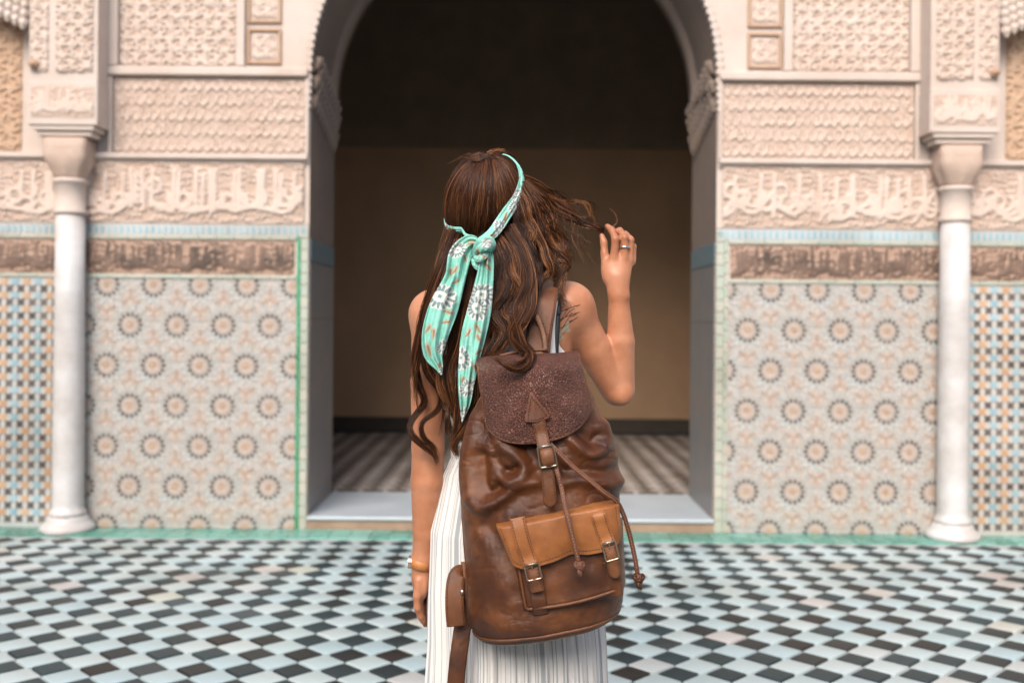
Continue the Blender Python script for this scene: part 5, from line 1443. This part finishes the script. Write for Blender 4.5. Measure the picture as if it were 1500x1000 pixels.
# two pocket belts with buckles
for (pts, bk, tail) in (([(757.5, 758), (761, 775), (767, 797), (773, 815), (779, 830)], [(768, 828), (789, 823.5), (794, 846), (773, 850.5)], [(780, 832), (783, 845), (786, 856), (788, 865)]),
                        ([(873.5, 737), (876, 752), (881, 770), (887, 786), (892, 799)], [(882, 797), (901, 791.5), (907, 817), (888, 822.5)], [(892, 800), (896, 815), (899, 830), (902, 845)])):
    left = pts[0][0] < 800
    wp_ = [ST_(x, y, .0045) for x, y in pts[:-1]]
    wp_[0] = wp_[0]
    yy = wp_[-1][1]
    wp_ += [W(pts[-1][0], pts[-1][1], yy-.004)]
    strap('pocket_belt', wp_, .0148, M['l_tan'], bag, rounded=False)
    tl = [W(x, y, yy-.006+.0022*i-(.004 if i == 1 else 0)) for i, (x, y) in enumerate(tail)]
    strap('belt_tip', tl, .0122, M['l_strap'], bag, rounded=not left, side_st=True, curve=.003)
    buckle(bk, yy-.0105, bag, .0017)
    if left: lo_ = [(783, 852), (787, 868), (790, 884), (792, 899)]
    else: lo_ = [(893, 822), (896, 838), (899, 855), (901, 872)]
    strap('pocket_tab', [SP_(x, y, .0025) for x, y in lo_], .0150, M['l_body'], bag, rounded=False, side_st=False, th=.002)
# ---- drawstring cords with knots
def cord(pts, name='drawstring', r=.0034):
    P = spline([np.array(p) for p in pts], 90)
    T, Nn_, B_ = frames(P); b = MB()
    for sgn in (-1, 1):
        b.tube(P+B_*sgn*r*.62, r*.78, 8, 0)
    o = b.build(name, M['l_cord'], bag, True)
    stitches(P[::3]+[0, -r*.75, 0], 'cord_seam', o, 'thread2', .006, .0005); return o
c1 = [(806, 650, 2.03), (818, 662, 2.018), (838, 682, 2.02), (860, 700, 2.02), (884, 720, 2.02), (902, 733, 2.03), (912, 750, 2.045), (921, 778, 2.06), (929, 812, 2.065), (934, 840, 2.065)]
cord([W(*q) for q in c1])
c2_ = [(808, 664, 2.03), (816, 690, 2.006), (822, 712, 2.004), (827, 738, 1.985), (833, 762, 1.975), (840, 792, 1.972), (845, 812, 1.974), (848, 824, 1.976)]
cord([W(*q) for q in c2_])
def knot(x, y, Y, s, m):
    b = MB(); c = W(x, y, Y)
    t_ = np.linspace(0, 2*math.pi, 40)
    K = np.stack([np.sin(t_)+2*np.sin(2*t_), -np.cos(3*t_)*.9, np.cos(t_)-2*np.cos(2*t_)], -1)*s/3.2
    b.tube(c+K, s*.40, 8, 0, False)
    b.tube([c+np.array([0, 0, -s*.6]), c+np.array([s*.2, -.001, -s*1.5]), c+np.array([s*.45, 0, -s*2.1])], [s*.38, s*.42, s*.2], 8)
    b.tube([c+np.array([-s*.2, -.001, -s*.5]), c+np.array([-s*.1, -.003, -s*1.3]), c+np.array([s*.0, 0, -s*1.9])], [s*.36, s*.4, s*.25], 8)
    b.build('cord_knot', m, bag, True)
knot(849, 829, 1.976, .0098, M['l_cord']); knot(936, 847, 2.065, .0105, M['l_body'])
# ---- straps, handle and side loop
def wstrap(name, L, m, th=.004, st=True, curve=.002, nrm=None, n=70, nu=11):
    P = [W(a, b_, c) for a, b_, c, d in L]; h = [px2m(d, c) for a, b_, c, d in L]
    V, F, U, T = ribbon(P, h, nu, curve, n=n, nrm=nrm)
    o = obj(name, V, F, m, bag, True); solid(o, th, 0)
    if st:
        G_ = V.reshape(n, nu, 3)
        for k in (1, nu-2): stitches(G_[1:-1, k]+[0, -th*.5-.0007, 0], 'strap_stitching', o, 'thread', .0062, .0008)
    return o
wstrap('shoulder_strap', [(787, 530, 2.195, 18), (788, 505, 2.213, 18.5), (791, 480, 2.218, 18.5), (797, 452, 2.228, 17), (803, 430, 2.255, 14), (806, 417, 2.30, 13), (808, 413, 2.35, 13)], M['l_strap'])
V, F, U, T = ribbon([W(808, 413, 2.345), W(810, 420, 2.42), W(812, 450, 2.475), W(818, 510, 2.50)], [.02]*4, 7, .002, n=40, nrm=(0, 1, .2)); solid(obj('shoulder_strap', V, F, M['l_strap'], bag, True), .004, 0)
V, F, U, T = ribbon([W(818, 508, 2.50), W(845, 560, 2.46), W(858, 640, 2.38), (W(862, 760, 2.28)), W(880, 850, 2.21)], [.014]*5, 7, .002, n=50, nrm=(1, .3, 0)); solid(obj('shoulder_strap', V, F, M['l_strap'], bag, True), .004, 0)
wstrap('shoulder_strap', [(722, 530, 2.190, 12), (712, 500, 2.215, 13), (700, 470, 2.228, 14), (690, 448, 2.25, 14), (683, 434, 2.30, 14), (680, 430, 2.36, 14)], M['l_strap'], st=False)
wstrap('handle', [(734, 522, 2.185, 5.5), (734, 500, 2.205, 5.5), (737, 478, 2.212, 5), (747, 456, 2.214, 4.5), (762, 445, 2.214, 4), (777, 450, 2.206, 4), (789, 468, 2.200, 4), (797, 492, 2.192, 4), (799, 516, 2.18, 4)], M['l_strap'], .003, True)
b = MB(); b.tube(spline([W(732, 521, 2.165), W(755, 516, 2.165), W(780, 513, 2.165), W(802, 512, 2.165)], 20), .0038, 8); b.build('handle_seam', M['l_strap'], bag, True)
# loop of folded strap at the lower left, with its rivet, and the loose end below
wstrap('lower_strap', [(682, 842, 2.17, 5), (676, 836, 2.155, 9), (669, 842, 2.140, 11.5), (666, 862, 2.130, 13), (666, 890, 2.126, 13.5), (668, 916, 2.128, 13.5)], M['l_strap'], .004)
wstrap('lower_strap', [(682, 850, 2.175, 8), (681, 890, 2.172, 11.5), (676, 930, 2.16, 12.5), (670, 975, 2.155, 12.5), (667, 1020, 2.155, 12.5), (668, 1070, 2.16, 12)], M['l_body'], .0035, False)
wstrap('lower_strap', [(679, 822, 2.16, 3.0), (682, 850, 2.150, 3.4), (685, 875, 2.148, 3.2), (687, 892, 2.152, 1.5)], M['l_strap'], .003, False)
b = MB(); c = W(677, 866, 2.126); b.lathe([(0, -.0), (.004, .0), (.0052, .002), (.004, .0044), (.0, .0052)], 0, 0, 16)
V = [(c[0]+v[0], c[1]-v[2], c[2]+v[1]) for v in b.V]; obj('rivet', V, b.F, M['brass'], bag, True)
b = MB(); c = W(680, 826, 2.16); a = np.linspace(0, 2*math.pi, 20); b.tube([c+np.array([.0045*math.cos(x), 0, .006*math.sin(x)]) for x in a], .0013, 6, 0, False); b.build('strap_ring', M['brass'], bag, True)
